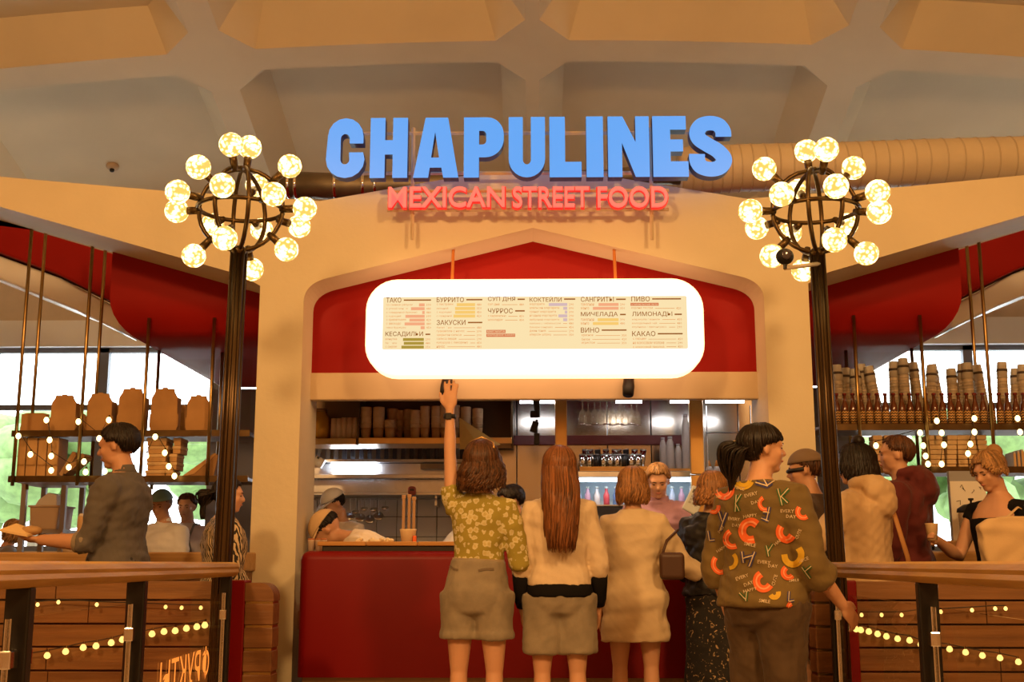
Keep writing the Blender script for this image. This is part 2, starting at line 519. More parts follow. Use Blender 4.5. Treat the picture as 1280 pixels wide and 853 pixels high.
# red band and white glossy strip that sweep away at the sides
for s, nm in ((-1, 'left'), (1, 'right')):
    Yr = 10.2
    def mp(px, py):
        p = at(px, py, Yr); return (s * -p.x, p.z)
    band = MB().prism([mp(-120, 240), mp(145, 318), mp(145, 380), mp(70, 342), mp(-120, 272)], Yr, Yr + .5)
    tag(band.build('red_fascia', m_red, bevel=.02), 'dark red slanted fascia band beside the hanging rods over the %s' % ('takeaway box shelf' if s < 0 else 'bottle shelf'), 'fascia')
    wp = MB().prism([mp(-120, 275), mp(70, 344), mp(145, 384), mp(145, 412), mp(90, 385), mp(-120, 300)], Yr + .1, Yr + .6)
    tag(wp.build('white_cornice', M('gloss_white', (.85, .86, .86), .12), bevel=.02), 'glossy white curved cornice under the red fascia over the %s' % ('takeaway box shelf' if s < 0 else 'bottle shelf'), 'cornice')

# ------------------------------------------------------------------ ventilation duct
duct = thing('duct', 'long cream painted round ventilation duct with ribbed seams behind the blue letters', 'duct', (0, 9.6, 3.9))
YD = 9.7
def dpt(px, py): return at(px, py, YD) - Vector(duct.location)
cl = [(850, 214), (930, 210), (1040, 208), (1150, 204), (1290, 200), (1420, 196)]
pts = [dpt(*p) for p in cl]
r = (dpt(1000, 180) - dpt(1000, 238)).length / 2
rad = [r * .98] * len(pts)
MB().tube(pts, rad, 28).build('duct_shell', M('duct_paint', (.66, .55, .37), .5, var=.08), duct, True)
for k in range(34):
    t = k / 33 * (len(pts) - 1); i = min(int(t), len(pts) - 2); u = t - i
    p = pts[i].lerp(pts[i + 1], u); d = (pts[i + 1] - pts[i]).normalized()
    MB().tube([p - d * .006, p + d * .006], r * 1.006, 28).build('seam', M('duct_seam', (.54, .44, .29), .55), duct, True)
duct2 = thing('metal_duct', 'dark shiny metal duct with clamp rings behind the first blue letter', 'duct', (0, 9.7, 3.6))
def dp2(px, py): return at(px, py, YD) - Vector(duct2.location)
pp = [dp2(352, 231), dp2(420, 233), dp2(470, 232), dp2(560, 229), dp2(660, 222), dp2(760, 222), dp2(850, 216)]
r2 = (dp2(400, 217) - dp2(400, 249)).length / 2
MB().tube(pp, [r2, r2, r2 * .9, r2 * .7, r2 * .5, r2 * .6, r2 * .9], 20).build('pipe', M('duct_metal', (.24, .20, .14), .5, .8, var=.3), duct2, True)
for px in (362, 371, 420, 455, 470):
    p = dp2(px, 232); MB().tube([p + Vector((-.012, 0, 0)), p + Vector((.012, 0, 0))], r2 * 1.06, 20).build('clamp_ring', m_chrome, duct2, True)

# smoke detector on the ceiling coffer
p = CAMO.copy(); d = ray(141, 208); k = 0
for i in range(2000):
    q = CAMO + d * (8 + i * .01)
    if q.z > ceil_z(q.x, q.y) + .33: break
t = thing('smoke_detector', 'small round smoke detector on the ceiling coffer', 'detector', q)
nrm = Vector((0, .259, .966))
MB().lathe([(.075, 0), (.075, -.03), (.05, -.055), (.03, -.06)], (0, 0, .012), 16, nrm).build('base', M('beige_plastic', (.5, .38, .25), .5), t, True)
MB().lathe([(.03, -.058), (.025, -.085), (.01, -.09)], (0, 0, .012), 12, nrm).build('sensor', m_black, t, True)
# ------------------------------------------------------------------ big sign
YS = 7.80
def arc(cx, cy, rx, ry, a0, a1, n=8):
    return [(cx + rx * math.cos(math.radians(a0 + (a1 - a0) * i / n)), cy + ry * math.sin(math.radians(a0 + (a1 - a0) * i / n))) for i in range(n + 1)]
def catmull(P, n=6):
    out = []
    for i in range(len(P) - 1):
        p0 = P[max(i - 1, 0)]; p1 = P[i]; p2 = P[i + 1]; p3 = P[min(i + 2, len(P) - 1)]
        for k in range(n):
            t = k / n
            out.append(tuple(.5 * (2 * p1[c] + (p2[c] - p0[c]) * t + (2 * p0[c] - 5 * p1[c] + 4 * p2[c] - p3[c]) * t * t + (3 * p1[c] - p0[c] - 3 * p2[c] + p3[c]) * t ** 3) for c in range(len(p1))))
    out.append(tuple(P[-1]))
    return out
def stroke2(P, w):
    L, R = [], []
    for i, p in enumerate(P):
        a = P[max(i - 1, 0)]; b = P[min(i + 1, len(P) - 1)]
        dx, dy = b[0] - a[0], b[1] - a[1]; l = math.hypot(dx, dy) or 1
        L.append((p[0] - dy / l * w / 2, p[1] + dx / l * w / 2)); R.append((p[0] + dy / l * w / 2, p[1] - dx / l * w / 2))
    return L + R[::-1]
GLY = {
 'C': [[(50, 43), (50, 52)] + arc(26, 52, 24, 23, 0, 180)[1:] + arc(26, 23, 26, 23, 180, 360)[0:] + [(50, 32), (31, 32)] + arc(25.5, 23, 6, 6, 0, -180)[0:] + arc(25.5, 49, 6, 6, 180, 0) + [(31.5, 43)]],
 'H': [[(0, 0), (19, 0), (19, 29), (29, 29), (29, 0), (48, 0), (48, 75), (29, 75), (29, 47), (19, 47), (19, 75), (0, 75)]],
 'A': [[(0, 0), (19, 0), (21, 12.5), (35.5, 12.5), (38, 0), (57, 0), (43.5, 75), (15, 75)], [(22.5, 25), (27.3, 57), (32.5, 25)]],
 'P': [[(0, 0), (19, 0), (19, 25)] + arc(27, 48, 23, 23, -90, 0) + arc(29, 53, 21, 22, 0, 90) + [(0, 75)], [(19, 41), (19, 58)] + arc(23, 53, 5, 5, 90, 0) + arc(23, 46, 5, 5, 0, -90)],
 'U': [[(0, 75)] + arc(22.5, 23, 22.5, 23, 180, 360, 14) + [(45, 75), (27.5, 75)] + arc(22.5, 22, 5, 6, 0, -180) + [(17.5, 75)]],
 'L': [[(0, 0), (39, 0), (39, 19), (19, 19), (19, 75), (0, 75)]],
 'I': [[(0, 0), (20, 0), (20, 75), (0, 75)]],
 'N': [[(0, 0), (17, 0), (17, 42), (33, 0), (50, 0), (50, 75), (33.5, 75), (33.5, 43), (18, 75), (0, 75)]],
 'E': [[(0, 0), (42, 0), (42, 19), (21, 19), (21, 31), (36, 31), (36, 46), (21, 46), (21, 58), (40, 58), (40, 75), (0, 75)]],
 'S': [stroke2(catmull([(41, 49.5), (40.5, 57), (35.5, 64.5), (26, 67), (16, 64.5), (10.5, 56), (12.5, 47), (22, 39.5), (34, 31.5), (41, 21), (36, 11.5), (25.5, 8.5), (14.5, 11.5), (9.8, 19), (9.5, 28)]), 18.5)],
}
m_blue = M('blue_acrylic', (.10, .35, .85), .3)
nt = m_blue.node_tree; bs = nt.nodes['Principled BSDF']
bs.inputs['Emission Color'].default_value = (.08, .36, .95, 1); bs.inputs['Emission Strength'].default_value = .86
bs.inputs['Base Color'].default_value = (.02, .08, .2, 1)
m_blue_side = M('blue_side', (.03, .08, .45), .4)
sign = thing('letter_sign', 'large lit blue CHAPULINES letters over a pink MEXICAN STREET FOOD line on the concrete beam', 'sign', (0, YS, atz(224, YS)))
boxes = [('C', 408, 458), ('H', 463, 511), ('A', 517, 574), ('P', 580, 630), ('U', 636, 681), ('L', 687, 726), ('I', 733, 753), ('N', 760, 810), ('E', 816, 858), ('S', 861, 912)]
def glyph_curve(contours, ext, off=0.0, bev=0.0):
    cu = bpy.data.curves.new('glyph', 'CURVE'); cu.dimensions = '2D'; cu.fill_mode = 'BOTH'; cu.extrude = ext; cu.offset = off
    cu.bevel_depth = bev
    for c in contours:
        s = cu.splines.new('POLY'); s.points.add(len(c) - 1)
        for i, (x, y) in enumerate(c): s.points[i].co = (x, y, 0, 1)
        s.use_cyclic_u = True
    ob = bpy.data.objects.new('glyph', cu); COL.objects.link(ob); me = evalmesh(ob)
    bpy.data.objects.remove(ob); bpy.data.curves.remove(cu)
    return me
SO = Vector(sign.location)
for ch, px0, px1 in boxes:
    con = GLY[ch]; xs = [x for c in con for x, y in c]; ys = [y for c in con for x, y in c]
    x0, x1, y0, y1 = min(xs), max(xs), min(ys), max(ys)
    rise = -1.6 * (px0 - 660) / 250
    A = at(px0, 224.5 + rise * .6, YS) - SO; B = at(px1, 149 + rise, YS) - SO
    sx, sz = (B.x - A.x) / (x1 - x0), (B.z - A.z) / (y1 - y0)
    con2 = [[(A.x + (x - x0) * sx, A.z + (y - y0) * sz) for x, y in c] for c in con]
    me = glyph_curve(con2, .045)
    a = mesh_np(me); set_np(me, np.stack([a[:, 0], -a[:, 2], a[:, 1]], 1))
    mi = [0 if abs(p.normal.y) > .7 else 1 for p in me.polygons]
    me.polygons.foreach_set('material_index', mi)
    lo = link('letter', me, [m_blue, m_blue_side], sign)
# pink line
m_pink = M('pink_acrylic', (.3, .05, .04), .4, emit=(1.0, .17, .13), estr=.92)
m_redrim = M('red_rim', (.3, .01, .01), .4, emit=(.85, .02, .015), estr=.8)
Wd = [('MEXICAN', 486, 631), ('STREET', 641, 736), ('FOOD', 747, 834)]
for w, px0, px1 in Wd:
    A = at(px0, 260.5, YS) - SO; B = at(px1, 234.5, YS) - SO
    o = text_xz(w, A.x, B.x, A.z, B.z, -.02, m_pink, 'word', sign, .03, offset=.008, res=4)
    o2 = text_xz(w, A.x - .008, B.x + .008, A.z - .008, B.z + .008, .012, m_redrim, 'word_outline', sign, .03, offset=.028, res=4)
fr = M('sign_frame', (.62, .50, .34), .5)
def sbar(x0, y0, x1, y1, w=.022):
    a = at(x0, y0, YS + .08) - SO; b = at(x1, y1, YS + .08) - SO
    MB().tube([a, b], w * .6, 4).build('frame_bar', fr, sign)
for yy in (167, 217, 239, 263): sbar(418 if yy < 220 else 484, yy, 905 if yy < 220 else 836, yy - 1)
for xx in (517, 813): sbar(xx, 160, xx - (2 if xx < 667 else -2), 300)

# ------------------------------------------------------------------ menu board
YM = 7.86
mbx0, mbx1 = atx(457, 410, YM), atx(880, 410, YM); mbz0, mbz1 = atz(470, YM), atz(349, YM)
board = thing('menu_board', 'white illuminated rounded menu board with Russian food lists hanging under the gable', 'sign', ((mbx0 + mbx1) / 2, YM, mbz0))
BO = Vector(board.location)
bx0, bx1, bz1 = mbx0 - BO.x, mbx1 - BO.x, mbz1 - BO.z
MB().prism(rrect(bx0, bx1, 0, bz1, .21), 0, .13).build('lightbox', M('box_shell', (.75, .45, .25), .4, emit=(1.0, .58, .28), estr=2.6), board, 'auto')
MB().prism(rrect(bx0 + .012, bx1 - .012, .012, bz1 - .012, .20), -.006, .002).build('diffuser', emitmat('board_white', (.96, .965, 1.0), 1.35), board)
def bp(px, py):
    p = at(px, py, YM); return p.x - BO.x, p.z - BO.z
m_bcream = emitmat('board_cream', (.95, .75, .42), .95)
q0 = bp(478, 437.5); q1 = bp(858, 370.5)
MB().prism(rrect(q0[0], q1[0], q0[1], q1[1], .01), -.010, -.005).build('menu_panel', m_bcream, board)
m_btxt = M('menu_brown', (.14, .05, .008), .6, emit=(.20, .075, .012), estr=.75)
m_bsm = M('menu_brown_small', (.3, .12, .03), .6, emit=(.46, .20, .055), estr=.9)
m_bar = {'r': emitmat('bar_salmon', (.95, .42, .22), .9), 'y': emitmat('bar_yellow', (.93, .58, .16), .95), 'o': emitmat('bar_olive', (.50, .34, .05), .8), 'p': emitmat('bar_lilac', (.70, .50, .50), .9), 'R': emitmat('bar_red', (.72, .20, .08), .9)}
def btext(s, px0, px1, py0, py1, mat, nm, keep=False):
    a = bp(px0, py1); b = bp(px1, py0)
    return text_xz(s, a[0], b[0], a[1], b[1], -.0125, mat, nm, board, 0, offset=.008 if nm == 'heading' else 0, keep_w=keep, res=1)
def brect(px0, px1, py0, py1, mat, nm):
    a = bp(px0, py1); b = bp(px1, py0)
    MB().box(a[0], b[0], -.0135, -.0095, a[1], b[1]).build(nm, mat, board)
heads = [('ТАКО', 483, 502, 372.5, 379, 539), ('КЕСАДИЛЬИ', 482, 529, 415, 422, 538), ('БУРРИТО', 546, 580, 372, 378.5, 603), ('ЗАКУСКИ', 546, 582, 400.5, 407, 603),
 ('СУП ДНЯ', 610, 644, 371.5, 378, 656), ('ЧУРРОС', 610, 641, 386, 392.5, 656), ('КОКТЕЙЛИ', 662, 702, 371, 378, 719), ('САНГРИТЫ', 726, 767, 371.5, 378, 782),
 ('МИЧЕЛАДА', 726, 772, 390.5, 397, 782), ('ВИНО', 726, 749, 410, 416.5, 783), ('ПИВО', 789, 812, 371, 377.5, 851), ('ЛИМОНАДЫ', 790, 840, 390, 397, 852), ('КАКАО', 790, 819, 414.5, 421, 853)]
for s, a, b, y0, y1, e in heads:
    btext(s, a, b, y0, y1, m_btxt, 'heading')
    brect(b + 3, e, (y0 + y1) / 2 - .8, (y0 + y1) / 2 + .9, m_btxt, 'heading_rule')
rows = [  # x, price right edge, first y, [(text, bar start px or None, bar colour)]
 (483, 539, 381.8, [('со свиным рёбром', 524, 'r'), ('с уткой конфи', 514, 'r'), ('с говядиной бризкет', 528, 'r'), ('с курицей', 507, 'r'), ('с креветками', 512, 'r'), ('с авокадо', 506, 'r'), ('чико буржуаз', 526, 'r')]),
 (482, 538, 425.0, [('минутка', 504, 'o'), ('баффало', 505, 'o'), ('с сыром', 502, 'o')]),
 (546, 602, 381.5, [('с пастрами', 571, 'y'), ('овощной', 569, 'y'), ('с курицей', 569, 'y'), ('с говядиной', 567, 'y')]),
 (546, 602, 410.3, [('батат фри', None, ''), ('гуакамоле с начос', None, ''), ('закрытая сальса', None, ''), ('сальса верде', None, ''), ('кукуруза с пекорино', None, ''), ('начос', None, '')]),
 (610, 655, 381.5, [('суп дня', None, '')]), (610, 655, 396, [('с карамелью', None, ''), ('шоколадом', None, '')]),
 (662, 717, 381.3, [('маргарита', 686, 'p'), ('апельсин маргарита', 704, 'p'), ('гранат маргарита', 706, 'p'), ('ягодная маргарита', 698, 'p'), ('арбузная маргарита', 704, 'p'), ('палома с гибискусом', None, ''), ('бакари санрайз', None, ''), ('джин тоник', None, ''), ('апероль шприц', None, '')]),
 (726, 781, 381.3, [('томатная', 748, 'r'), ('манго', 741, 'r')]), (726, 781, 400.3, [('томатная', 747, 'y'), ('манго', 741, 'y')]), (727, 783, 420, [('красное', None, ''), ('белое', None, ''), ('игристое', None, '')]),
 (789, 851, 386, [('корона экстра', None, '')]), (790, 852, 400, [('маракуйя / ваниль', None, ''), ('молодильный чай', None, ''), ('клубника / лемонграсс', None, '')]), (791, 853, 424.5, [('с перцем', None, ''), ('на кокосовом молоке', None, ''), ('с кокосовой текилой', None, '')])]
rng = random.Random(3)
for x, xr, y, items in rows:
    for s, bar, bc in items:
        btext(s, x, x + min(len(s) * 2.05, (bar or xr - 10) - x - 2), y - 1.5, y + 1.5, m_bsm, 'menu_line')
        btext(rng.choice(['350', '390', '420', '450', '480', '290']), xr - 6, xr, y - 1.5, y + 1.3, m_bsm, 'price')
        if bar: brect(bar, xr - 8, y - 1.8, y + 1.8, m_bar[bc], 'menu_bar')
        elif x + len(s) * 2.05 < xr - 14: brect(x + len(s) * 2.05 + 3, xr - 8, y - .2, y + .3, m_bsm, 'menu_rule')
        y += 4.75
for a, b, y, s in ((608, 632, 415, 'МАРГАРИТА'), (608, 644, 419.8, 'ХОЛОДНОЕ КАКАО')):
    brect(a, b, y - 2, y + 2, m_bar['R'], 'menu_bar'); 
    aa = bp(a + 1, y + 1.2); bb = bp(b - 1, y - 1.2)
    text_xz(s, aa[0], bb[0], aa[1], bb[1], -.0145, m_bcream, 'menu_line', board, 0, res=1)
brect(788, 823, 379.2, 382.9, m_bar['R'], 'menu_bar'); aa = bp(789, 382.2); bb = bp(822, 379.9)
text_xz('СТАРОВЕЛЬСКИЙ ЛАГЕР', aa[0], bb[0], aa[1], bb[1], -.0145, m_bcream, 'menu_line', board, 0, res=1)
for px in (565.5, 769):
    p = at(px, 350, 8.0); zt2 = Z(285) - abs(p.x) * (Z(285) - c_[1]) / abs(c_[0]) + .04
    MB().tube([(p.x - BO.x, .10, bz1 - .02), (p.x - BO.x, .22, zt2 - BO.z)], .011, 8).build('hanging_rod', M('orange_rod', (.62, .22, .05), .4), board)

# spotlights under the board
for px, lab in ((559, 'black spotlight fixed on the hood above the raised hand'), (785, 'black spotlight fixed on the hood above the cashier')):
    p = at(px, 482, YG - .03)
    s = thing('spotlight', lab, 'spotlight', p)
    MB().lathe([(.028, 0), (.028, .02)], (0, .015, .0), 12, (0, -1, 0)).build('mount', m_black, s, True)
    MB().lathe([(.038, -.09), (.042, -.02), (.036, .05), (.02, .06)], (0, -.055, 0), 14, (.1, .5, 1)).build('head', m_black, s, True)
    MB().tube([(0, 0, .0), (0, -.05, .02)], .012, 8).build('bracket', m_black, s)
    lamp('SPOT', 'spot_light', p + Vector((0, -.12, -.14)), 16, WARM2, p + Vector((0, -.5, -2)), spot_size=math.radians(110), spot_blend=.8, shadow_soft_size=.04)

# ------------------------------------------------------------------ bulb cluster street lamps
def bulb_mat():
    m = bpy.data.materials.new('filament_bulb'); m.use_nodes = True
    nt = m.node_tree; nt.nodes.clear(); o = nt.nodes.new('ShaderNodeOutputMaterial')
    e = nt.nodes.new('ShaderNodeEmission'); tc = nt.nodes.new('ShaderNodeTexCoord'); v = nt.nodes.new('ShaderNodeTexVoronoi')
    v.inputs['Scale'].default_value = 46; r = nt.nodes.new('ShaderNodeValToRGB')
    n = nt.nodes.new('ShaderNodeTexNoise'); n.inputs['Scale'].default_value = 11
    ad = nt.nodes.new('ShaderNodeMath'); ad.operation = 'SUBTRACT'
    nt.links.new(tc.outputs['Object'], n.inputs['Vector']); nt.links.new(tc.outputs['Object'], v.inputs['Vector'])
    nt.links.new(v.outputs['Distance'], ad.inputs[0]); 
    ml = nt.nodes.new('ShaderNodeMath'); ml.operation = 'MULTIPLY_ADD'; ml.inputs[1].default_value = 1.1; ml.inputs[2].default_value = -.42
    nt.links.new(n.outputs['Fac'], ml.inputs[0]); nt.links.new(ml.outputs[0], ad.inputs[1])
    r.color_ramp.elements[0].position = .10; r.color_ramp.elements[0].color = (4.2, 3.1, 1.35, 1)
    r.color_ramp.elements[1].position = .50; r.color_ramp.elements[1].color = (1.05, .52, .11, 1)
    nt.links.new(ad.outputs[0], r.inputs[0]); nt.links.new(r.outputs[0], e.inputs[0]); e.inputs[1].default_value = 1.25
    nt.links.new(e.outputs[0], o.inputs[0]); return m
m_bulb = bulb_mat()
m_post = M('post_bronze', (.075, .045, .02), .3, .85, var=.35, vscale=7, stretch=(1, 1, .3))
YL = 6.4
LAMPS = [(297, 262, 278, [(289, 181, 1), (312, 184, -1), (248, 209, 1), (363, 207, -1), (278, 232, 1), (222, 240, 1), (342, 243, 1), (221, 264, -1), (381, 261, 1), (374, 283, -1), (321, 232, -1), (281, 298, 1), (242, 320, 1), (358, 312, 1), (315, 337, -1), (266, 281, -1), (327, 287, -1)], 301,
          'bronze street lamp with a globe of glowing bulbs beside the takeaway box shelf'),
         (1022, 264, 1046, [(1008, 189, -1), (1033, 187, 1), (955, 211, -1), (1067, 210, -1), (977, 243, 1), (1045, 233, 1), (938, 264, 1), (1097, 240, 1), (1099, 265, 1), (946, 285, -1), (1043, 300, 1), (1083, 317, 1), (965, 320, 1), (1004, 338, -1), (998, 238, -1), (1058, 281, -1), (988, 291, -1)], 1019,
          'bronze street lamp with a bulb globe and a small camera clamped to it')]
bulb_me = None
for tx, cy, bxp, bulbs, cx, lab in LAMPS:
    base = at(bxp, 704, YL); 
    L = thing('street_lamp', lab, 'lamp', (base.x, YL, 0), 0, 'bulb cluster lamps at the railing ends')
    LO = Vector(L.location)
    C = at(cx, cy, YL) - LO
    C.y = 0
    Rc = .235
    zt = C.z - Rc * .98
    MB().tube([(0, 0, 0), (0, 0, .9), (C.x * .5, 0, 1.7), (C.x, 0, zt)], [.045, .042, .039, .037], 20).build('post', m_post, L, True)
    for k in range(6):
        a = k * math.pi / 3 + .3
        f = Vector((math.cos(a), math.sin(a), 0)) * .041
        MB().tube([f, (f.x, f.y, .9), (f.x * .97 + C.x * .5, f.y * .97, 1.7), (f.x * .9 + C.x, f.y * .9, zt)], .011, 6).build('flute', m_post, L, True)
    MB().lathe([(.13, 0), (.13, .03), (.075, .07), (.06, .13), (.05, .15)], (0, 0, 0), 20).build('base', m_post, L, True)
    def hoop(nrm, rr):
        nrm = Vector(nrm).normalized(); u = nrm.orthogonal().normalized(); w = nrm.cross(u)
        pts = [C + (u * math.cos(2 * math.pi * i / 32) + w * math.sin(2 * math.pi * i / 32)) * rr for i in range(33)]
        MB().tube(pts, .0125, 8, caps=False).build('hoop', m_bronze, L, True)
    hoop((0, 0, 1), Rc)
    for ang in (-22, 24, 90): hoop((math.cos(math.radians(ang)), math.sin(math.radians(ang)), 0), Rc)
    MB().lathe([(.035, -.03), (.05, 0), (.03, .02)], (C.x, 0, C.z - Rc), 14).build('collar', m_bronze, L, True)
    MB().lathe([(.03, -.012), (.045, 0), (.02, .016)], (C.x, 0, C.z + Rc), 14).build('cap', m_bronze, L, True)
    sc_ = (at(cx + 80, cy, YL) - at(cx, cy, YL)).x / 80
    RB = .365
    for (px, py, fb) in bulbs:
        rd = ray(px, py).normalized(); oc = CAMO - (C + LO); b_q = oc.dot(rd); disc = b_q * b_q - (oc.length_squared - RB * RB)
        tt_ = -b_q - fb * math.sqrt(disc) if disc > 0 else -b_q
        d = (oc + rd * tt_).normalized()
        sk = MB().tube([C + d * (Rc - .012), C + d * (Rc + .02), C + d * (RB - .052)], [.016, .021, .023], 12).build('socket', m_bronze, L, True)
        if bulb_me is None:
            bulb_me = MB().ell((0, 0, 0), (.066, .066, .066), nu=24, nv=16).mesh('bulb'); bulb_me.materials.append(m_bulb)
            bulb_me.polygons.foreach_set('use_smooth', [True] * len(bulb_me.polygons))
        b = bpy.data.objects.new('bulb', bulb_me); COL.objects.link(b); b.parent = L; b.location = C + d * RB
        b.rotation_euler = (px * .7, py * .3, px * py * .01)
# small camera clamped to the second lamp
p = at(981, 321, YL - .40)
cm = thing('security_camera', 'small black camera clamped beside a lamp bulb on a pale arm', 'camera', p)
MB().ell((0, 0, 0), (.047, .04, .043)).build('body', m_black, cm, True)
MB().lathe([(.026, 0), (.026, .012), (.018, .014)], (0, -.034, 0), 14, (0, -1, 0)).build('lens', M('lens', (.05, .04, .05), .1), cm, True)
MB().tube([(.0, 0, -.06), Vector(at(1024, 330, YL - .02)) - p], .012, 10).build('arm', M('arm_white', (.6, .5, .38), .5), cm, True)
MB().tube([(0, 0, -.03), (0, 0, -.065)], .01, 8).build('stem', m_black, cm)
# ------------------------------------------------------------------ railings
m_neon_refl = M('neon_reflection_orange', (.4, .1, .02), .5, emit=(1.0, .30, .04), estr=.9)
def railing(far, near, posts, side, lab):
    F = Vector((atx(far[0], far[1], far[2]), far[2], 0)); N = Vector((atx(near[0], near[1], near[2]), near[2], 0))
    d = (N - F).normalized(); E = F + d * ((N - F).length + 1.1)
    R = thing('railing', lab, 'railing', F)
    ln = (E - F).length
    ang = math.atan2(d.y, d.x)
    rot = Matrix.Rotation(ang, 4, 'Z')
    # moulded handrail profile (across, up)
    prof = [(-.055, -.012), (-.045, -.03), (-.03, -.036), (.03, -.036), (.045, -.03), (.055, -.012), (.05, .002), (.056, .014), (.05, .030), (.03, .038), (-.03, .038), (-.05, .030), (-.056, .014), (-.05, .002)]
    mb = MB(); n = len(prof)
    r0 = [rot @ Vector((-.02, a, .968 + b)) for a, b in prof]; r1 = [rot @ Vector((ln, a, .968 + b)) for a, b in prof]
    mb.loft([r0, r1]); mb.build('handrail', m_goldwood, R, 'auto')
    ts = [0.0]
    for px in posts:
        best = min((abs(640 + FPX * ((CAMR.transposed() @ (F + d * (t * .01) + Vector((0, 0, .7)) - CAMO)).x / -(CAMR.transposed() @ (F + d * (t * .01) + Vector((0, 0, .7)) - CAMO)).z) - px), t * .01) for t in range(5, int(ln * 100)))
        ts.append(best[1])
    ts.append(ln)
    for t in ts[1:]:
        MB().boxm(rot @ Matrix.Translation((t, 0, .467)), .05, .07, .934).build('rail_post', m_blacksteel, R, bevel=.006)
    MB().boxm(rot @ Matrix.Translation((.03, 0, .467)), .05, .055, .934).build('rail_post', m_blacksteel, R, bevel=.006)
    for a, b in zip(ts[:-1], ts[1:]):
        pane = MB().boxm(rot @ Matrix.Translation(((a + b) / 2 + .01, 0, .46)), b - a - .14, .012, .78).build('glass_pane', m_glass, R)
        MB().boxm(rot @ Matrix.Translation((a + .075, 0, .46)), .010, .018, .78).build('edge_trim', m_chrome, R)
        for z in (.74, .2):
            MB().boxm(rot @ Matrix.Translation((a + .06, 0, z)), .06, .035, .05).build('glass_clamp', m_chrome, R, bevel=.004)
            MB().boxm(rot @ Matrix.Translation((b - .05, 0, z)), .06, .035, .05).build('glass_clamp', m_chrome, R, bevel=.004)
    return R, F, d, ts, rot
RL = railing((285, 711, 6.36), (0, 717, 3.25), [168, 18], -1, 'glass railing with moulded golden handrail beside the man in grey')
RRr = railing((1041, 710, 6.36), (1280, 716, 3.3), [1163], 1, 'glass railing with moulded golden handrail beside the woman with a tote bag')
# neon sign reflection built as mirrored glowing lettering on the first railing's far pane
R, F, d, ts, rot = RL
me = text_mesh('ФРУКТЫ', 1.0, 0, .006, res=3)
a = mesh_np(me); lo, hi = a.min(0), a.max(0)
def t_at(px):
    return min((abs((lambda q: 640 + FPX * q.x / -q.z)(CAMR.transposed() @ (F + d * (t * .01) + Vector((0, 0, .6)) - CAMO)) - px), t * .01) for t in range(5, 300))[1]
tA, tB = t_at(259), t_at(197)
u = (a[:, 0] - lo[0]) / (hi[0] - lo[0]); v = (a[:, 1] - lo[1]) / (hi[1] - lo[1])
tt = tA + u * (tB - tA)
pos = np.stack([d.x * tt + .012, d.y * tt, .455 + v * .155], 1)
set_np(me, pos); link('neon_reflection', me, m_neon_refl, R)

# ------------------------------------------------------------------ bar counters and the slatted partitions between them and the railings
m_bartop = wood('bar_top', (.52, .30, .11), (.42, .22, .07), .4)
def bar(x0, x1, lab):
    B = thing('bar_counter', lab, 'counter', ((x0 + x1) / 2, 7.72, 0)); w = (x1 - x0) / 2
    MB().box(-w, w, .03, .55, 0, .95).build('carcass', m_wood, B)
    MB().box(-w - .02, w + .02, -.02, .60, .95, 1.07).build('counter_top', m_bartop, B, bevel=.01)
    for k in range(4): MB().box(-w + .02 + k * w / 2, -w + (k + 1) * w / 2 - .02, .01, .03, .06, .9).build('front_panel', m_wood, B, bevel=.005)
bar(-6.2, atx(300, 780, 7.72), 'wooden bar counter with a beige top behind the man in grey')
bar(atx(1052, 780, 7.72), 6.2, 'wooden bar counter with a beige top behind the woman in the black top')
m_endw = wood('end_wood', (.22, .095, .03), (.15, .06, .018), .45)
def partition(xo, pxe, pr0, pr1, pc0, pc1, s, lab):
    """s: side of the hall; slats from the outer end to pxe, dark red post pr0..pr1, rounded slat column pc0..pc1"""
    Y0 = 6.52
    xi = atx(pxe, 780, Y0); x0, x1 = sorted((xo, xi))
    B = thing('slatted_partition', lab, 'partition', ((x0 + x1) / 2, Y0, 0)); ox = B.location.x
    zs = [atz(v, Y0) for v in (727, 752, 782, 811, 841, 871, 901)]; zs[-1] = .015
    MB().box(x0 - ox, x1 - ox, .022, .10, 0, zs[0] - .02).build('backing', M('carcass', (.05, .025, .012), .7), B)
    for k in range(len(zs) - 1):
        rr = random.Random(k); n = 4; cuts = [x0] + sorted(x0 + (x1 - x0) * (i + rr.uniform(-.3, .3)) / n for i in range(1, n)) + [x1]
        for a, b in zip(cuts[:-1], cuts[1:]):
            MB().box(a - ox + .002, b - ox - .002, 0, .022, zs[k + 1] + .010, zs[k]).build('slat', m_wood, B, bevel=.003)
    a, b = sorted((atx(pr0, 780, Y0), atx(pr1, 780, Y0)))
    MB().box(a - ox, b - ox, -.02, .12, 0, zs[0] + .005).build('red_post', m_redc, B, bevel=.008)
    a, b = sorted((atx(pc0, 780, Y0) - ox, atx(pc1, 780, Y0) - ox))
    zc = [atz(v, Y0) for v in (727, 753, 783, 812, 842, 872)] + [.012]
    for i in range(len(zc) - 1):
        z0, z1 = zc[i + 1] + .004, zc[i] - .009
        if i == 0:
            r_ = min(.075, (b - a) * .6); pts = [(a, z0), (b, z0)]
            pts += (arc(b - r_, z1 - r_, r_, r_, 0, 90) + [(a, z1)]) if s < 0 else ([(b, z1)] + arc(a + r_, z1 - r_, r_, r_, 90, 180))
            MB().prism(pts, -.02, .14).build('slat', m_endw, B)
        else:
            MB().box(a, b, -.02, .14, z0, z1).build('slat', m_endw, B, bevel=.006)
            MB().box(a + .004, b - .004, -.014, .13, z1 - .001, z1 + .012).build('lit_edge_strip', m_brass, B)  # bright metal strip standing in for the lit top edge of the slat
partition(-5.2, 284, 284, 306, 306, 342, -1, 'wooden slatted partition with a rounded end behind the railing with the neon reflection')
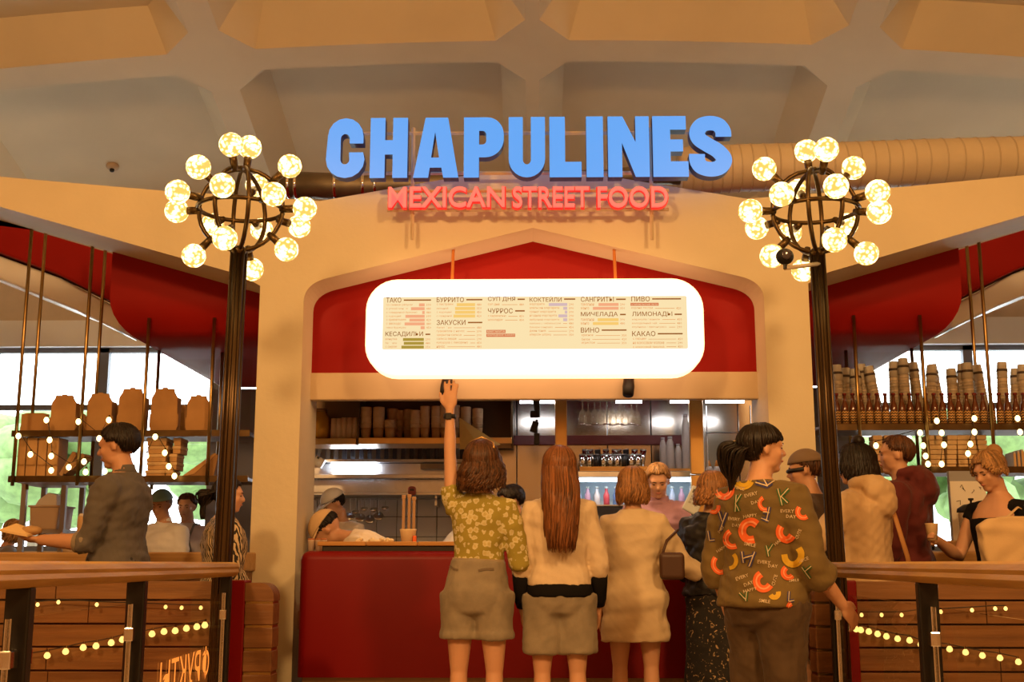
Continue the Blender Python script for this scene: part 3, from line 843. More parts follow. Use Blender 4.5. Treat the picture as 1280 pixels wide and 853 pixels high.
partition(5.2, 1072, 1052, 1072, 1018, 1052, 1, 'wooden slatted partition with a rounded end beside the letter print jacket')

# bulb reflections of the railing glass, built as glowing bulb strings on the slats
m_refl_bulb = emitmat('reflected_bulb', (1.0, .62, .16), 2.2)
m_cord = M('cord', (.03, .02, .015), .6)
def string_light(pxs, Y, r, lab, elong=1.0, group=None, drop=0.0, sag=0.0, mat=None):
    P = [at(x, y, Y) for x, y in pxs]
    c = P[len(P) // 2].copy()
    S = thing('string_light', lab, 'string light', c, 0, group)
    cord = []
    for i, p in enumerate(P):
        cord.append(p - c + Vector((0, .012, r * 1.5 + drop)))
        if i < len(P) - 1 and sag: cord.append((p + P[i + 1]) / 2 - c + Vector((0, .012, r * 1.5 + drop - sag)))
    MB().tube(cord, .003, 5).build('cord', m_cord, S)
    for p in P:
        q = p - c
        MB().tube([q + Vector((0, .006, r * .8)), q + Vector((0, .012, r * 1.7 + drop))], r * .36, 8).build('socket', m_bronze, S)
        MB().lathe([(r * .25, -r * 1.15 * elong), (r * .8, -r * .75 * elong), (r, 0), (r * .75, r * .6), (r * .4, r)], q, 12).build('bulb', mat or m_refl_bulb, S, True)
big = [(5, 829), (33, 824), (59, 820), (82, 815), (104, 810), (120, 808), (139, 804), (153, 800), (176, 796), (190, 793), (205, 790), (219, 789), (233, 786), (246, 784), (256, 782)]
string_light(big, 6.46, .0175, 'reflection of a string of warm round bulbs set along the slatted partition behind the neon reflection', .8)
string_light([(18, 752), (47, 756), (73, 753), (121, 756), (207, 759), (227, 760), (251, 760)], 6.46, .010, 'reflection of a string of tiny warm bulbs set on the slatted partition below the man in grey', 1.0)
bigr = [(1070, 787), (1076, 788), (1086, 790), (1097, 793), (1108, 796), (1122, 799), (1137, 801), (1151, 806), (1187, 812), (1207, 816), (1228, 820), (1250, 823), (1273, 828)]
string_light(bigr, 6.46, .0165, 'reflection of a string of warm round bulbs set along the slatted partition behind the railing below the tote bag', .8)
string_light([(1077, 769), (1102, 769), (1127, 769), (1150, 766), (1176, 765), (1215, 763), (1244, 761), (1257, 761)], 6.46, .010, 'reflection of a string of tiny warm bulbs set near the slatted partition top below the tote bag', 1.0)

# ------------------------------------------------------------------ hanging shelves
YS0, YS1 = 8.66, 9.02
def hanging_shelf(fr, bk, x0, x1, v_up, v_lo, tops, lab):
    zu, zl = atz(v_up, YS0), atz(v_lo, YS0)
    X0, X1 = atx(x0, v_lo, YS0), atx(x1, v_lo, YS0)
    S = thing('hanging_shelf', lab, 'shelf', ((X0 + X1) / 2, (YS0 + YS1) / 2, zl)); o = Vector(S.location)
    for z in (zu, zl):
        MB().box(X0 - o.x, X1 - o.x, YS0 - .04 - o.y, YS1 + .05 - o.y, z - .028 - o.z, z - o.z).build('shelf_board', m_shelf, S, bevel=.003)
        MB().box(X0 - o.x, X1 - o.x, YS0 - .052 - o.y, YS0 - .04 - o.y, z - .034 - o.z, z + .012 - o.z).build('shelf_lip', m_bronze, S)
    for (px, zt) in zip(fr, tops):
        x = atx(px, v_lo - 5, YS0) - o.x
        MB().tube([(x, YS0 - o.y - .06, -.06), (x, YS0 - o.y - .06, zt - o.z)], .0135, 8).build('rod', m_brass, S, True)
    for (px, zt) in zip(bk, tops):
        x = atx(px, v_lo - 5, YS1) - o.x
        MB().tube([(x, YS1 - o.y + .03, -.06), (x, YS1 - o.y + .03, (zt - .12 if zt < 3 else zt) - o.z)], .0135, 8).build('rod', m_brass, S, True)
    return zu, zl
zuL, zlL = hanging_shelf([21, 101, 179, 262], [33, 112, 189, 270], 14, 312, 540, 597, [3.75, 3.55, 2.78, 2.78], 'two tier hanging shelf of dark wood on brass rods full of kraft boxes')
zuR, zlR = hanging_shelf([1074, 1158, 1240], [1066, 1150, 1230], 1025, 1320, 534, 587, [2.78, 2.78, 3.6], 'two tier hanging shelf of dark wood on brass rods with bottles and cups')
# glass sheets behind the shelves
for (a, b, v0, v1, lab) in ((190, 312, 448, 535, 'tall clear glass screen standing behind the kraft boxes'), (1040, 1160, 440, 532, 'tall clear glass screen standing behind the bottles and cup stacks')):
    Yg = YS1 + .10
    tag(MB().box(atx(a, v1, Yg), atx(b, v1, Yg), Yg, Yg + .008, atz(v1, Yg) - .12, atz(v0, Yg)).build('glass_screen', m_glass), lab, 'glass screen')
# kraft boxes on the upper tier, each standing upright with its own cut flaps
def upright_box(px0, px1, pyt, zb, Y, dep, lab, notch, grp):
    x0, x1 = atx(px0, 530, Y), atx(px1, 530, Y); zt = atz(pyt, Y)
    w = x1 - x0; h = zt - zb; cx = (x0 + x1) / 2
    B = thing('takeaway_box', lab, 'box', (cx, Y, zb), 0, grp)
    hw = w / 2
    if notch: poly = [(-hw * .92, 0), (hw * .92, 0), (hw, h * .12), (hw * .95, h * .8), (hw * .72, h * .92), (hw * .66, h), (hw * .2, h), (hw * .16, h * 1.03), (-hw * .16, h * 1.03), (-hw * .2, h), (-hw * .66, h), (-hw * .72, h * .92), (-hw * .95, h * .8), (-hw, h * .12)]
    else: poly = [(-hw, 0), (hw, 0), (hw, h * .94), (hw * .6, h), (-hw * .6, h), (-hw, h * .94)]
    MB().prism(poly, 0, .02).build('lid', m_kraft, B, bevel=.002)
    MB().prism([(-hw * .86, 0), (hw * .86, 0), (hw * .9, h * .82), (-hw * .9, h * .82)], .022, dep).build('body', m_kraft, B, bevel=.004)
    for s in (-1, 1):
        MB().prism([(s * hw * .88, h * .10), (s * hw * 1.05, h * .14), (s * hw * 1.05, h * .4), (s * hw * .88, h * .5)], .005, .035).build('side_flap', m_kraft, B)
for i, a in enumerate([(62, 94, 493), (107, 139, 491), (146, 180, 485), (187, 221, 485), (232, 261, 494)]):
    upright_box(a[0], a[1], a[2], zuL, YS0 + .03, .13, ['upright kraft takeaway box with open flaps second from the leftmost rods', 'upright kraft takeaway box with open flaps right of the second rod pair', 'tall upright kraft takeaway box just before the third rod pair', 'tall upright kraft takeaway box just past the third rod pair', 'short upright kraft takeaway box beside the lamp post'][i], True, 'kraft boxes on the upper shelf')
for i, a in enumerate([(26, 60, 515), (92, 106, 516), (137, 146, 505), (220, 232, 505), (80, 92, 500)]):
    upright_box(a[0], a[1], a[2], zuL, YS0 + .22, .08, ['low wide kraft box at the outer end of the upper shelf', 'narrow kraft box standing between the first two tall boxes', 'narrow kraft box half hidden behind the boxes at the second rods', 'narrow kraft box half hidden behind the boxes at the third rods', 'kraft box half hidden behind the first upright box'][i], False, 'kraft boxes on the upper shelf')
# lower tier: sleeves and flat stacks
for i, (a, b) in enumerate(((21, 31), (32, 45), (46, 57), (58, 72))):
    x0, x1 = atx(a, 570, YS0), atx(b, 570, YS0)
    t = thing('box_sleeve', ['first', 'second', 'third', 'fourth'][i] + ' kraft box sleeve from the outer end of the lower shelf', 'box', ((x0 + x1) / 2, YS0 + .1, zlL), 0, 'box sleeves on the lower shelf')
    h = atz(546, YS0) - zlL; w = (x1 - x0) * .97
    MB().box(-w / 2, w / 2, -.09, .09, 0, h).build('sleeve', m_kraft, t, bevel=.003)
    MB().box(-w / 2 + .004, w / 2 - .004, -.094, -.088, h * .3, h * .34).build('fold', M('kraft_dark', (.30, .15, .05), .8), t)
for i, (a, rz) in enumerate(((86, .5), (94, .8))):
    x = atx(a, 580, YS0); t = thing('folded_card', ['kraft card sheet leaning at the second rods on the lower shelf', 'kraft card sheet leaning over the other leaning card on the lower shelf'][i], 'card', (x, YS0 + .05, zlL), 0, 'leaning cards')
    m = Matrix.Translation((0, 0, .10)) @ Matrix.Rotation(rz, 4, 'Y')
    MB().boxm(m, .03, .16, .19).build('sheet', MATS['kraft_dark'], t, bevel=.003)
    MB().boxm(m @ Matrix.Translation((.018, 0, .02)), .006, .15, .13).build('flap', m_kraft, t)
names = ['bottom', 'second from bottom', 'middle', 'second from top', 'top']
for col, (a, b) in enumerate(((182, 206), (207, 216))):
    for k in range(5):
        x0, x1 = atx(a + (k % 2) * 1.5, 570, YS0), atx(b + (k % 2) * 2, 570, YS0)
        h = (atz(546, YS0) - zlL) / 5
        t = thing('flat_box', names[k] + ' kraft clamshell box in the %s stack on the lower shelf' % ('wide' if col == 0 else 'narrow slumped'), 'box', ((x0 + x1) / 2 + (.012 * k if col else 0), YS0 + .11, zlL + k * h), 0, 'flat boxes stacked on the lower shelf')
        w = x1 - x0
        MB().box(-w / 2, w / 2, -.09, .09, 0, h * .55).build('tray', m_kraft, t, bevel=.004)
        MB().box(-w / 2 - .004, w / 2 + .004, -.094, .094, h * .55, h * .98).build('lid', m_kraft2, t, bevel=.006)
t = thing('folded_tray', 'dark kraft tray lying tilted beside the lamp post on the lower shelf', 'tray', (atx(242, 590, YS0), YS0 + .1, zlL))
MB().prism([(-.12, 0), (.14, 0), (.17, .17), (.15, .17), (.02, .05)], -.08, .09).build('wedge', MATS['kraft_dark'], t, bevel=.004)
MB().prism([(-.10, .004), (.0, .03), (.16, .175), (.14, .18)], -.085, -.075).build('flap', m_kraft, t)

# right shelf: bottles in a row, stacks of plastic cups behind, kraft boxes below
m_bottle = M('bottle_glass', (.12, .03, .008), .12, 0, coat=.3)
m_blabel = wave_mat('bottle_label', (.045, .018, .008), (.62, .36, .12), 16, 0, .6, 'Z', 0)
nt = m_blabel.node_tree
# zig-zag: bend the bands with a triangle wave of the angle
wv = [n for n in nt.nodes if n.type == 'TEX_WAVE'][0]; mp = [n for n in nt.nodes if n.type == 'MAPPING'][0]
sx = nt.nodes.new('ShaderNodeSeparateXYZ'); cb = nt.nodes.new('ShaderNodeCombineXYZ'); pg = nt.nodes.new('ShaderNodeMath'); pg.operation = 'PINGPONG'; pg.inputs[1].default_value = .009
adn = nt.nodes.new('ShaderNodeMath'); adn.operation = 'ADD'
nt.links.new(mp.outputs[0], sx.inputs[0]); nt.links.new(sx.outputs['X'], pg.inputs[0]); nt.links.new(pg.outputs[0], adn.inputs[0]); nt.links.new(sx.outputs['Z'], adn.inputs[1])
nt.links.new(adn.outputs[0], cb.inputs['Z']); nt.links.new(cb.outputs[0], wv.inputs['Vector'])
bot = None; h = .235
for k in range(25):
    px = 1047 + k * 10.2
    x = atx(px, 530, YS0 + .02)
    if bot is None:
        bot = thing('beer_bottle', 'brown beer bottle with a zigzag label in the row on the upper shelf', 'bottle', (x, YS0 + .02, zuR), 0, 'beer bottles on the upper shelf')
        MB().lathe([(.022, 0), (.026, .006), (.026, .13), (.022, .155), (.013, .185), (.0115, .225), (.0145, .227), (.0145, .235)], (0, 0, 0), 14).build('glass_body', m_bottle, bot, True)
        MB().lathe([(.0266, .022), (.0266, .115)], (0, 0, 0), 18).build('paper_label', m_blabel, bot, True)
        MB().lathe([(.016, .229), (.016, .241), (.012, .244)], (0, 0, 0), 12).build('cap', M('cap_red', (.2, .02, .015), .4, .6), bot, True)
        b = bot
    else: b = copy_tree(bot)
    b.location = (x, YS0 + .02, zuR); b['label'] = 'brown beer bottle with a zigzag label, %s in the row from the concrete pillar' % ORD[k]
m_cup = glassmat('cup_plastic', (.86, .84, .80), .1, .45, (.75, .70, .62))
m_cupw = M('cup_white', (.80, .80, .78), .4)
m_cupp = M('cup_print', (.06, .04, .03), .5)
m_cups = M('cup_inner', (.60, .48, .34), .5, var=.4, vscale=14, stretch=(1, 1, 3))
stacks = [(1049, 458, 0), (1058, 462, 2), (1074, 463, -2), (1084, 457, -4), (1100, 459, -10), (1120, 454, 1), (1133, 450, 0), (1151, 455, -5), (1164, 460, 4), (1178, 457, -8), (1193, 463, 0), (1204, 457, 3), (1213, 456, 0), (1233, 458, -7), (1254, 455, 3), (1270, 463, 4), (1283, 458, 0)]
for i, (px, pt, tilt) in enumerate(stacks):
    Yc = YS0 + .17 + (i % 2) * .05
    x = atx(px, 525, Yc); H_ = atz(pt, Yc) - zuR
    t = thing('cup_stack', '%s stack of clear plastic cups behind the bottles, %s from the concrete pillar' % ('leaning' if abs(tilt) > 3 else 'upright', ORD[i]), 'cups', (x, Yc, zuR), 0, 'leaning cup stacks' if abs(tilt) > 3 else 'upright cup stacks')
    t.rotation_euler = (0, math.radians(tilt * .8), 0)
    n = max(6, int((H_ - .11) / .022)); prof = [(.046, 0)]
    mb = MB().lathe([(.0455, .002), (.0405, H_ * .5), (.034, H_ - .03), (.030, H_ - .008)], (0, 0, 0), 16); mb.build('nested_cups', m_cups, t, True)
    rim = MB()
    for k in range(n): rim.tube([(.0475 * math.cos(a * .3927), .0475 * math.sin(a * .3927), .004 + k * (H_ - .13) / n) for a in range(17)], .0018, 4, caps=False)
    rim.build('cup_rims', m_cup, t, True)
    MB().lathe([(.0475, H_ - .12), (.034, H_)], (0, 0, 0), 18).build('top_cup', m_cup, t, True)
    MB().lathe([(.0348, H_ - .035), (.0338, H_ + .001), (.03, H_ + .002)], (0, 0, 0), 18).build('cup_base', m_cupw, t, True)
    MB().lathe([(.0425, H_ - .070), (.0405, H_ - .052)], (0, 0, 0), 18).build('printed_band', m_cupp, t, True)
cols = [(1097, 0), (1111, 0), (1161, 1), (1173, 0), (1187, 1), (1202, 0), (1216, -1), (1230, -1)]
for i, (px, ti) in enumerate(cols):
    x = atx(px, 570, YS0 + .05); H_ = atz(541, YS0) - zlR - .02; n = 7
    t = thing('box_stack', 'column of small kraft boxes under the bottles, %s from the concrete pillar' % ORD[i], 'boxes', (x, YS0 + .08, zlR), 0, 'columns of small kraft boxes')
    for k in range(n):
        z0 = k * H_ / n; w = .068
        MB().box(-w / 2 + ti * .003 * k, w / 2 + ti * .003 * k, -.06, .06, z0, z0 + H_ / n * .93).build('small_box', m_kraft2, t, bevel=.004)
# papers and books at the shelf end behind the blonde woman
for k in range(5):
    x = atx(1262 + k * 5, 560, YS0 + .1); hh = .12 + .01 * (k % 3)
    t = thing('menu_card', 'thin grey card on the lower shelf behind the blond woman, %s past the boxes' % ORD[k], 'card', (x, YS0 + .1, zlR), 0, 'standing cards')
    MB().box(-.008, .008, -.08, .08, 0, hh).build('card', M('card_grey', (.45, .42, .40), .6), t, bevel=.002)
    MB().box(-.0085, .0085, -.082, -.078, .01, hh - .01).build('edge_strip', m_kraft2, t)
# string lights draped over the shelves
m_fil = emitmat('filament_small', (1.0, .72, .30), 4.5)
lfl = [[(23, 545), (38, 568), (64, 588)], [(58, 525), (62, 550), (64, 570), (86, 584), (105, 577), (107, 590)], [(98, 527), (124, 548), (136, 525), (131, 589)], [(183, 570), (194, 546), (206, 566), (211, 583), (218, 595)]]
for l, nm in zip(lfl, ('outermost rods', 'first tall kraft boxes', 'second rod pair', 'flat box stacks')): string_light(l, YS0 - .12, .019, 'drooping string of small glowing bulbs hanging before the ' + nm, 1.1, 'string lights on the kraft box shelf', mat=m_fil)
rfl = [[(1095, 557), (1150, 541), (1154, 557), (1157, 570), (1160, 580)], [(1171, 526), (1177, 541), (1180, 556), (1177, 580)], [(1218, 523), (1218, 540), (1213, 555), (1210, 567)], [(1272, 523), (1275, 540)]]
for l, nm in zip(rfl, ('head of the man in maroon', 'first small kraft box columns', 'last small kraft box columns', 'blond pinned up hair')): string_light(l, YS0 - .12, .019, 'drooping string of small glowing bulbs hanging near the ' + nm, 1.1, 'string lights on the bottle shelf', mat=m_fil)

# ------------------------------------------------------------------ main counter
YC = 7.5
cx0, cx1 = atx(372, 770, YC), -atx(372, 770, YC)
zc0, zc1 = atz(848, YC), atz(689, YC)
counter = thing('service_counter', 'long dark red service counter with rounded edges between the two pillars', 'counter', (0, YC, 0))
bm = bmesh.new(); bmesh.ops.create_cube(bm, size=1.0)
for v in bm.verts: v.co = Vector((v.co.x * (cx1 - cx0), (v.co.y + .5) * .55, zc0 + (v.co.z + .5) * (zc1 - zc0)))
ed = [e for e in bm.edges if (all(v.co.z > zc1 - .01 for v in e.verts) and not all(v.co.y > .5 for v in e.verts)) or (all(v.co.y < .01 for v in e.verts) and abs(e.verts[0].co.z - e.verts[1].co.z) > .1)]
bmesh.ops.bevel(bm, geom=ed, offset=.055, segments=5, affect='EDGES', profile=.5)
me = bpy.data.meshes.new('counter_body'); bm.to_mesh(me); bm.free(); link('counter_body', me, m_redc, counter, 'auto')
MB().box(cx0 + .03, cx1 - .03, .05, .5, 0, zc0).build('plinth', M('plinth', (.45, .30, .15), .5), counter)
wt = tag(MB().box(atx(404, 684, YC + .1), atx(930, 684, YC + .1), YC + .06, YC + .62, zc1 - .005, zc1 + .032).build('worktop', M('worktop_black', (.02, .016, .014), .35), bevel=.006), 'black worktop slab lying on the red service counter', 'worktop')
m_tray = wood('tray_wood', (.55, .27, .07), (.42, .19, .05), .4)
zw = zc1 + .032
edges_px = [398, 459, 523, 588, 652]
for i in range(4):
    a, b = atx(edges_px[i] + .6, 682, YC + .1), atx(edges_px[i + 1] - .6, 682, YC + .1)
    t = thing('wooden_tray', ['wooden tray on the black worktop next to the pillar below the bending cook', 'wooden tray on the worktop under the cream tub', 'wooden tray on the worktop partly behind the floral shirt', 'wooden tray on the worktop behind the white sweatshirt'][i], 'tray', ((a + b) / 2, YC + .22, zw), 0, 'wooden trays in a row')
    w = (b - a) / 2
    MB().box(-w, w, -.16, .16, 0, .012).build('tray_base', m_tray, t, bevel=.003)
    for q in ((-w, w, -.175, -.155), (-w, w, .155, .175)): MB().box(q[0], q[1], q[2], q[3], 0, .026).build('tray_rim', m_tray, t, bevel=.004)
def on_counter(px, dy): return Vector((atx(px, 680, YC + dy), YC + dy, zw + .012))
t = thing('cream_tub', 'cream plastic tub with an orange tag on the wooden tray', 'tub', on_counter(510, .26))
MB().lathe([(.040, 0), (.052, .085), (.055, .09), (.055, .096)], (0, 0, 0), 18).build('tub_body', M('tub_cream', (.75, .60, .38), .5), t, True)
MB().box(.034, .058, -.052, -.03, .0, .055).build('orange_tag', M('orange_tag', (.75, .13, .02), .5), t, bevel=.006)
for i, px in enumerate((449, 464, 476, 488)):
    t = thing('crumpled_napkin', 'crumpled cream napkin on the wooden trays, %s from the pillar' % ORD[i], 'napkin', on_counter(px, .2), 0, 'napkins on the tray')
    rr = random.Random(i); mb = MB(); 
    for k in range(4): mb.ell((rr.uniform(-.02, .02), rr.uniform(-.015, .015), .012 + .006 * k), (.028 - .004 * k, .02, .012), nu=8, nv=6)
    mb.build('paper', M('napkin', (.8, .66, .45), .8), t)
for i, px in enumerate((389, 398, 404)):
    t = thing('sauce_cup', 'small pale sauce cup at the counter end, %s from the pillar' % ORD[i], 'cup', Vector((atx(px, 680, YC + .42), YC + .42, zc1)), 0, 'sauce cups at the counter end')
    MB().lathe([(.018, 0), (.024, .07), (.026, .075)], (0, 0, 0), 12).build('cup_body', M('cup_pale', (.7, .55, .42), .5), t, True)
    MB().lathe([(.026, .075), (.02, .085)], (0, 0, 0), 12).build('sauce', M('sauce', (.45, .15, .05), .4), t, True)
# card terminal on the counter in front of the cashier
p = at(868, 626, YC + .42)
t = thing('payment_terminal', 'grey tilted payment tablet standing on the counter beside the cashier', 'terminal', (p.x, p.y, zw))
m = Matrix.Translation((0, 0, p.z - zw)) @ Matrix.Rotation(.5, 4, 'Y') @ Matrix.Rotation(-.35, 4, 'X')
MB().boxm(m, .105, .018, .19).build('casing', M('casing', (.55, .60, .62), .4), t, bevel=.01)
MB().boxm(m @ Matrix.Translation((0, -.010, .055)), .075, .004, .028).build('display', M('display', (.12, .10, .09), .2), t)
for r_ in range(3):
    for c in range(3): MB().boxm(m @ Matrix.Translation((-.024 + c * .024, -.010, .015 - r_ * .022)), .017, .004, .014).build('key', M('key', (.35, .36, .36), .5), t)
MB().tube([(0, .02, 0), (0, .015, p.z - zw - .06)], .02, 10).build('stand', m_black, t)

# ------------------------------------------------------------------ kitchen behind the counter
YK = 11.15
kw = MB().box(-3.05, 3.05, YK, YK + .12, 0, 2.62).build('wall_kitchen', M('kitchen_wall', (.20, .21, .26), .6)); tag(kw, kind='structure')
# white wall tiles
m_tile = M('tile_white', (.80, .82, .86), .15, var=.05)
tx = atx(385, 650, YK); tz0 = atz(700, YK); k = 0
tile_me = None
tiles_root = kw
ts_ = .185
for i in range(10):
    for j in range(4):
        x = tx - .1 + i * ts_; z = tz0 + .02 + j * ts_
        if tile_me is None:
            bm = bmesh.new(); bmesh.ops.create_cube(bm, size=1.0)
            for v in bm.verts: v.co = Vector((v.co.x * .179, v.co.y * .014, v.co.z * .179))
            bmesh.ops.bevel(bm, geom=bm.edges[:], offset=.003, segments=1, affect='EDGES')
            tile_me = bpy.data.meshes.new('tile'); bm.to_mesh(tile_me); bm.free(); tile_me.materials.append(m_tile)
        o = bpy.data.objects.new('tile', tile_me); COL.objects.link(o); o.parent = kw; o.location = (x + ts_ / 2, YK - .006, z + ts_ / 2)
# overhead shelf with paper tubs
YO = 9.45
zo = atz(547.5, YO)
os_ = thing('overhead_shelf', 'brass coloured overhead shelf carrying paper tubs and plastic cups', 'shelf', (atx(470, 550, YO), YO, zo))
def shelf_board(a, b, dz, nm='shelf_board'):
    x0, x1 = atx(a, 550, YO) - os_.location.x, atx(b, 550, YO) - os_.location.x
    MB().box(x0, x1, -.04, .34, -.05 - dz, -dz).build(nm, m_gold, os_, bevel=.004)
m_gold = M('gold_sheet', (.60, .36, .12), .3, .8, var=.2, vscale=3)
shelf_board(384, 446, .004); shelf_board(449, 640, 0)
MB().box(atx(384, 550, YO) - os_.location.x, atx(640, 550, YO) - os_.location.x, .34, .37, -.05, .55).build('back_sheet', M('shelf_back', (.10, .06, .03), .35, .6), os_)
for px in (447.5, 640):
    x = atx(px, 550, YO) - os_.location.x; MB().box(x - .008, x + .008, .0, .34, -.05, .55).build('upright', M('shelf_back'), os_)
m_paper = M('paper_tub', (.66, .46, .26), .75, var=.08)
m_paperd = M('paper_tub_band', (.50, .29, .11), .75)
tubs = [(457, 509, 14, 0), (473, 509, 14, 0), (487, 525, 13, 0), (490, 511, 14, .14), (498, 513, 12, .16), (519, 513, 13, 0), (531, 508, 12, 0), (545, 508, 12, 0), (556, 506, 12, 0), (510, 512, 12, .18), (568, 507, 13, 0), (582, 509, 13, 0), (597, 511, 13, .0)]
for px, pt, w, dy in tubs:
    Y_ = YO + .06 + dy; x = atx(px, 545, Y_); r_ = (atx(px + w / 2, 545, Y_) - x); H_ = atz(pt, Y_) - zo
    t = thing('tub_stack', '%s stack of kraft paper tubs on the overhead shelf, %s from the concrete pillar' % ('short' if pt > 520 else 'tall rear' if dy else 'tall', ORD[sorted(q[0] for q in tubs).index(px)]), 'tubs', (x, Y_, zo), 0, 'paper tub stacks')
    MB().lathe([(r_ * .78, 0), (r_ * .98, .085)], (0, 0, 0), 18).build('bottom_tub', m_paperd, t, True)
    mb = MB().lathe([(r_ * 1.0, .086), (r_ * 1.04, H_ * .98), (r_ * .99, H_)], (0, 0, 0), 18); mb.build('tub_sleeve', m_paper, t, True)
    for k in range(3):
        z = .09 + (H_ - .1) * (k + .5) / 3; MB().lathe([(r_ * 1.03, z), (r_ * 1.06, z + .004), (r_ * 1.03, z + .008)], (0, 0, 0), 18).build('rim', m_paper, t, True)
for i, px in enumerate((417, 424, 430, 437, 444)):
    Y_ = YO + .1; x = atx(px, 545, Y_); H_ = atz(523 - (i > 1) * 1, Y_) - zo
    t = thing('plastic_cup_stack', 'slim stack of pale plastic cups on the overhead shelf, %s from the pillar' % ORD[i], 'cups', (x, Y_, zo), 0, 'slim plastic cup stacks')
    MB().lathe([(.026, 0), (.024, H_ * .5), (.023, H_)], (0, 0, 0), 12).build('cups', M('cup_beige', (.70, .55, .38), .4), t, True)
    MB().lathe([(.025, H_ * .68), (.0275, H_ * .69), (.025, H_ * .7)], (0, 0, 0), 12).build('rim', M('cup_beige'), t, True)
# yellow reflection by the pillar, built as an amber jar shape
t = thing('amber_reflection', 'big amber reflection built as a jar at the pillar end of the overhead shelf', 'jar', (atx(400, 545, YO + .15), YO + .15, zo))
MB().lathe([(.07, 0), (.085, .03), (.085, .17), (.05, .21), (.05, .235)], (0, 0, 0), 18).build('glass', M('amber', (.60, .36, .04), .15, .3), t, True)
MB().lathe([(.055, .225), (.055, .25)], (0, 0, 0), 18).build('lid', m_brass, t, True)
# stainless extraction hood with baffle filter
YH = 10.5
def hx(px): return atx(px, 580, YH)
H0, H1 = hx(378), hx(650)
eh = thing('extraction_hood', 'stainless extraction hood with baffle filters over the cooking line', 'hood', ((H0 + H1) / 2, YH, atz(597, YH)))
HO = Vector(eh.location)
def hz(py): return atz(py, YH) - HO.z
MB().box(H0 - HO.x, H1 - HO.x, .05, .6, hz(575), hz(556)).build('filter_tray', M('hood_in', (.10, .10, .12), .5, .5), eh)
for k in range(26):
    x = H0 - HO.x + .03 + k * (H1 - H0 - .06) / 25
    MB().boxm(Matrix.Translation((x, .03, (hz(573) + hz(558)) / 2)) @ Matrix.Rotation(.5, 4, 'Z'), .035, .012, hz(558) - hz(574)).build('baffle', m_steel, eh)
MB().box(H0 - HO.x, H1 - HO.x, -.02, .04, hz(578), hz(574)).build('front_lip', m_steel, eh, bevel=.003)
MB().box(H0 - HO.x, H1 - HO.x, .12, .6, hz(594), hz(578)).build('hood_panel', m_steel, eh)
MB().box(H0 - HO.x, H1 - HO.x, -.02, .1, hz(598), hz(593)).build('lower_lip', m_steel, eh, bevel=.003)
MB().box(hx(414) - HO.x, hx(468) - HO.x, -.03, .06, hz(578.5) - .045, hz(578.5) - .01).build('light_tube', emitmat('tube_cold', (.85, .92, 1.0), 32), eh)
MB().box(hx(526) - HO.x, hx(560) - HO.x, -.03, .06, hz(578.5) - .055, hz(578.5) - .012).build('cream_duct', m_cream, eh)
MB().box(H0 - HO.x, H1 - HO.x, .16, .6, hz(614), hz(598)).build('lower_panel', m_steel, eh)
t = thing('ticket_box', 'white plastic box hanging tilted under the hood beside the pillar', 'box', at(399, 578, YH - .1))
MB().tube([(0, 0, .03), (.0, .1, .09)], .006, 6).build('hook', m_steel, t)
m = Matrix.Rotation(.5, 4, 'Y'); MB().boxm(m, .085, .07, .085).build('box_body', m_white, t, bevel=.008)
MB().boxm(m @ Matrix.Translation((-.02, -.036, .03)), .02, .006, .02).build('slot', m_black, t)
# steel wall shelf with pots
YW = 10.75
zs = atz(612.5, YW)
S0, S1 = atx(378, 615, YW), atx(560, 615, YW)
ws = thing('steel_shelf', 'long stainless wall shelf with pots above the hanging ladles', 'shelf', ((S0 + S1) / 2, YW, zs))
MB().box(S0 - ws.location.x, S1 - ws.location.x, -.06, .38, -.05, 0).build('board', m_steel, ws, bevel=.004)
MB().tube([(S0 - ws.location.x, -.05, -.085), (S1 - ws.location.x, -.05, -.085)], .007, 8).build('hook_rail', m_steel, ws)
for px in (410, 545):
    x = atx(px, 615, YW) - ws.location.x; MB().box(x - .01, x + .01, 0, .36, -.14, -.05).build('bracket', m_steel, ws)
pots = [(389, 588, 9), (395, 596, 8), (408, 586, 13), (426, 595, 11), (436, 599, 8), (447, 598, 10), (458, 600, 8), (466, 597, 9), (549, 587, 6), (556, 588, 8)]
for i, (px, pt, w) in enumerate(pots):
    Y_ = YW + .06 + (i % 2) * .06; x = atx(px, 605, Y_); r_ = atx(px + w / 2, 605, Y_) - x; H_ = max(.07, atz(pt, Y_) - zs)
    t = thing('steel_pot', 'shiny stainless %s on the steel wall shelf, %s from the pillar' % ('tall pot' if pt < 590 else 'small pot', ORD[i]), 'pot', (x, Y_, zs), 0, 'steel pots on the wall shelf')
    MB().lathe([(r_ * .95, 0), (r_, .01), (r_, H_ * .8), (r_ * 1.07, H_ * .82)], (0, 0, 0), 16).build('pot_body', m_chrome, t, True)
    MB().lathe([(r_ * 1.07, H_ * .82), (r_ * .9, H_ * .9), (r_ * .2, H_ * .95)], (0, 0, 0), 16).build('lid', m_chrome, t, True)
    MB().lathe([(r_ * .12, H_ * .94), (r_ * .2, H_ * 1.0)], (0, 0, 0), 8).build('lid_knob', m_steel, t, True)
    for s in (-1, 1): MB().tube([(s * r_, 0, H_ * .6), (s * (r_ + .015), 0, H_ * .62), (s * (r_ + .015), 0, H_ * .5), (s * r_, 0, H_ * .5)], .004, 6).build('handle', m_steel, t)
Y_ = YW + .04
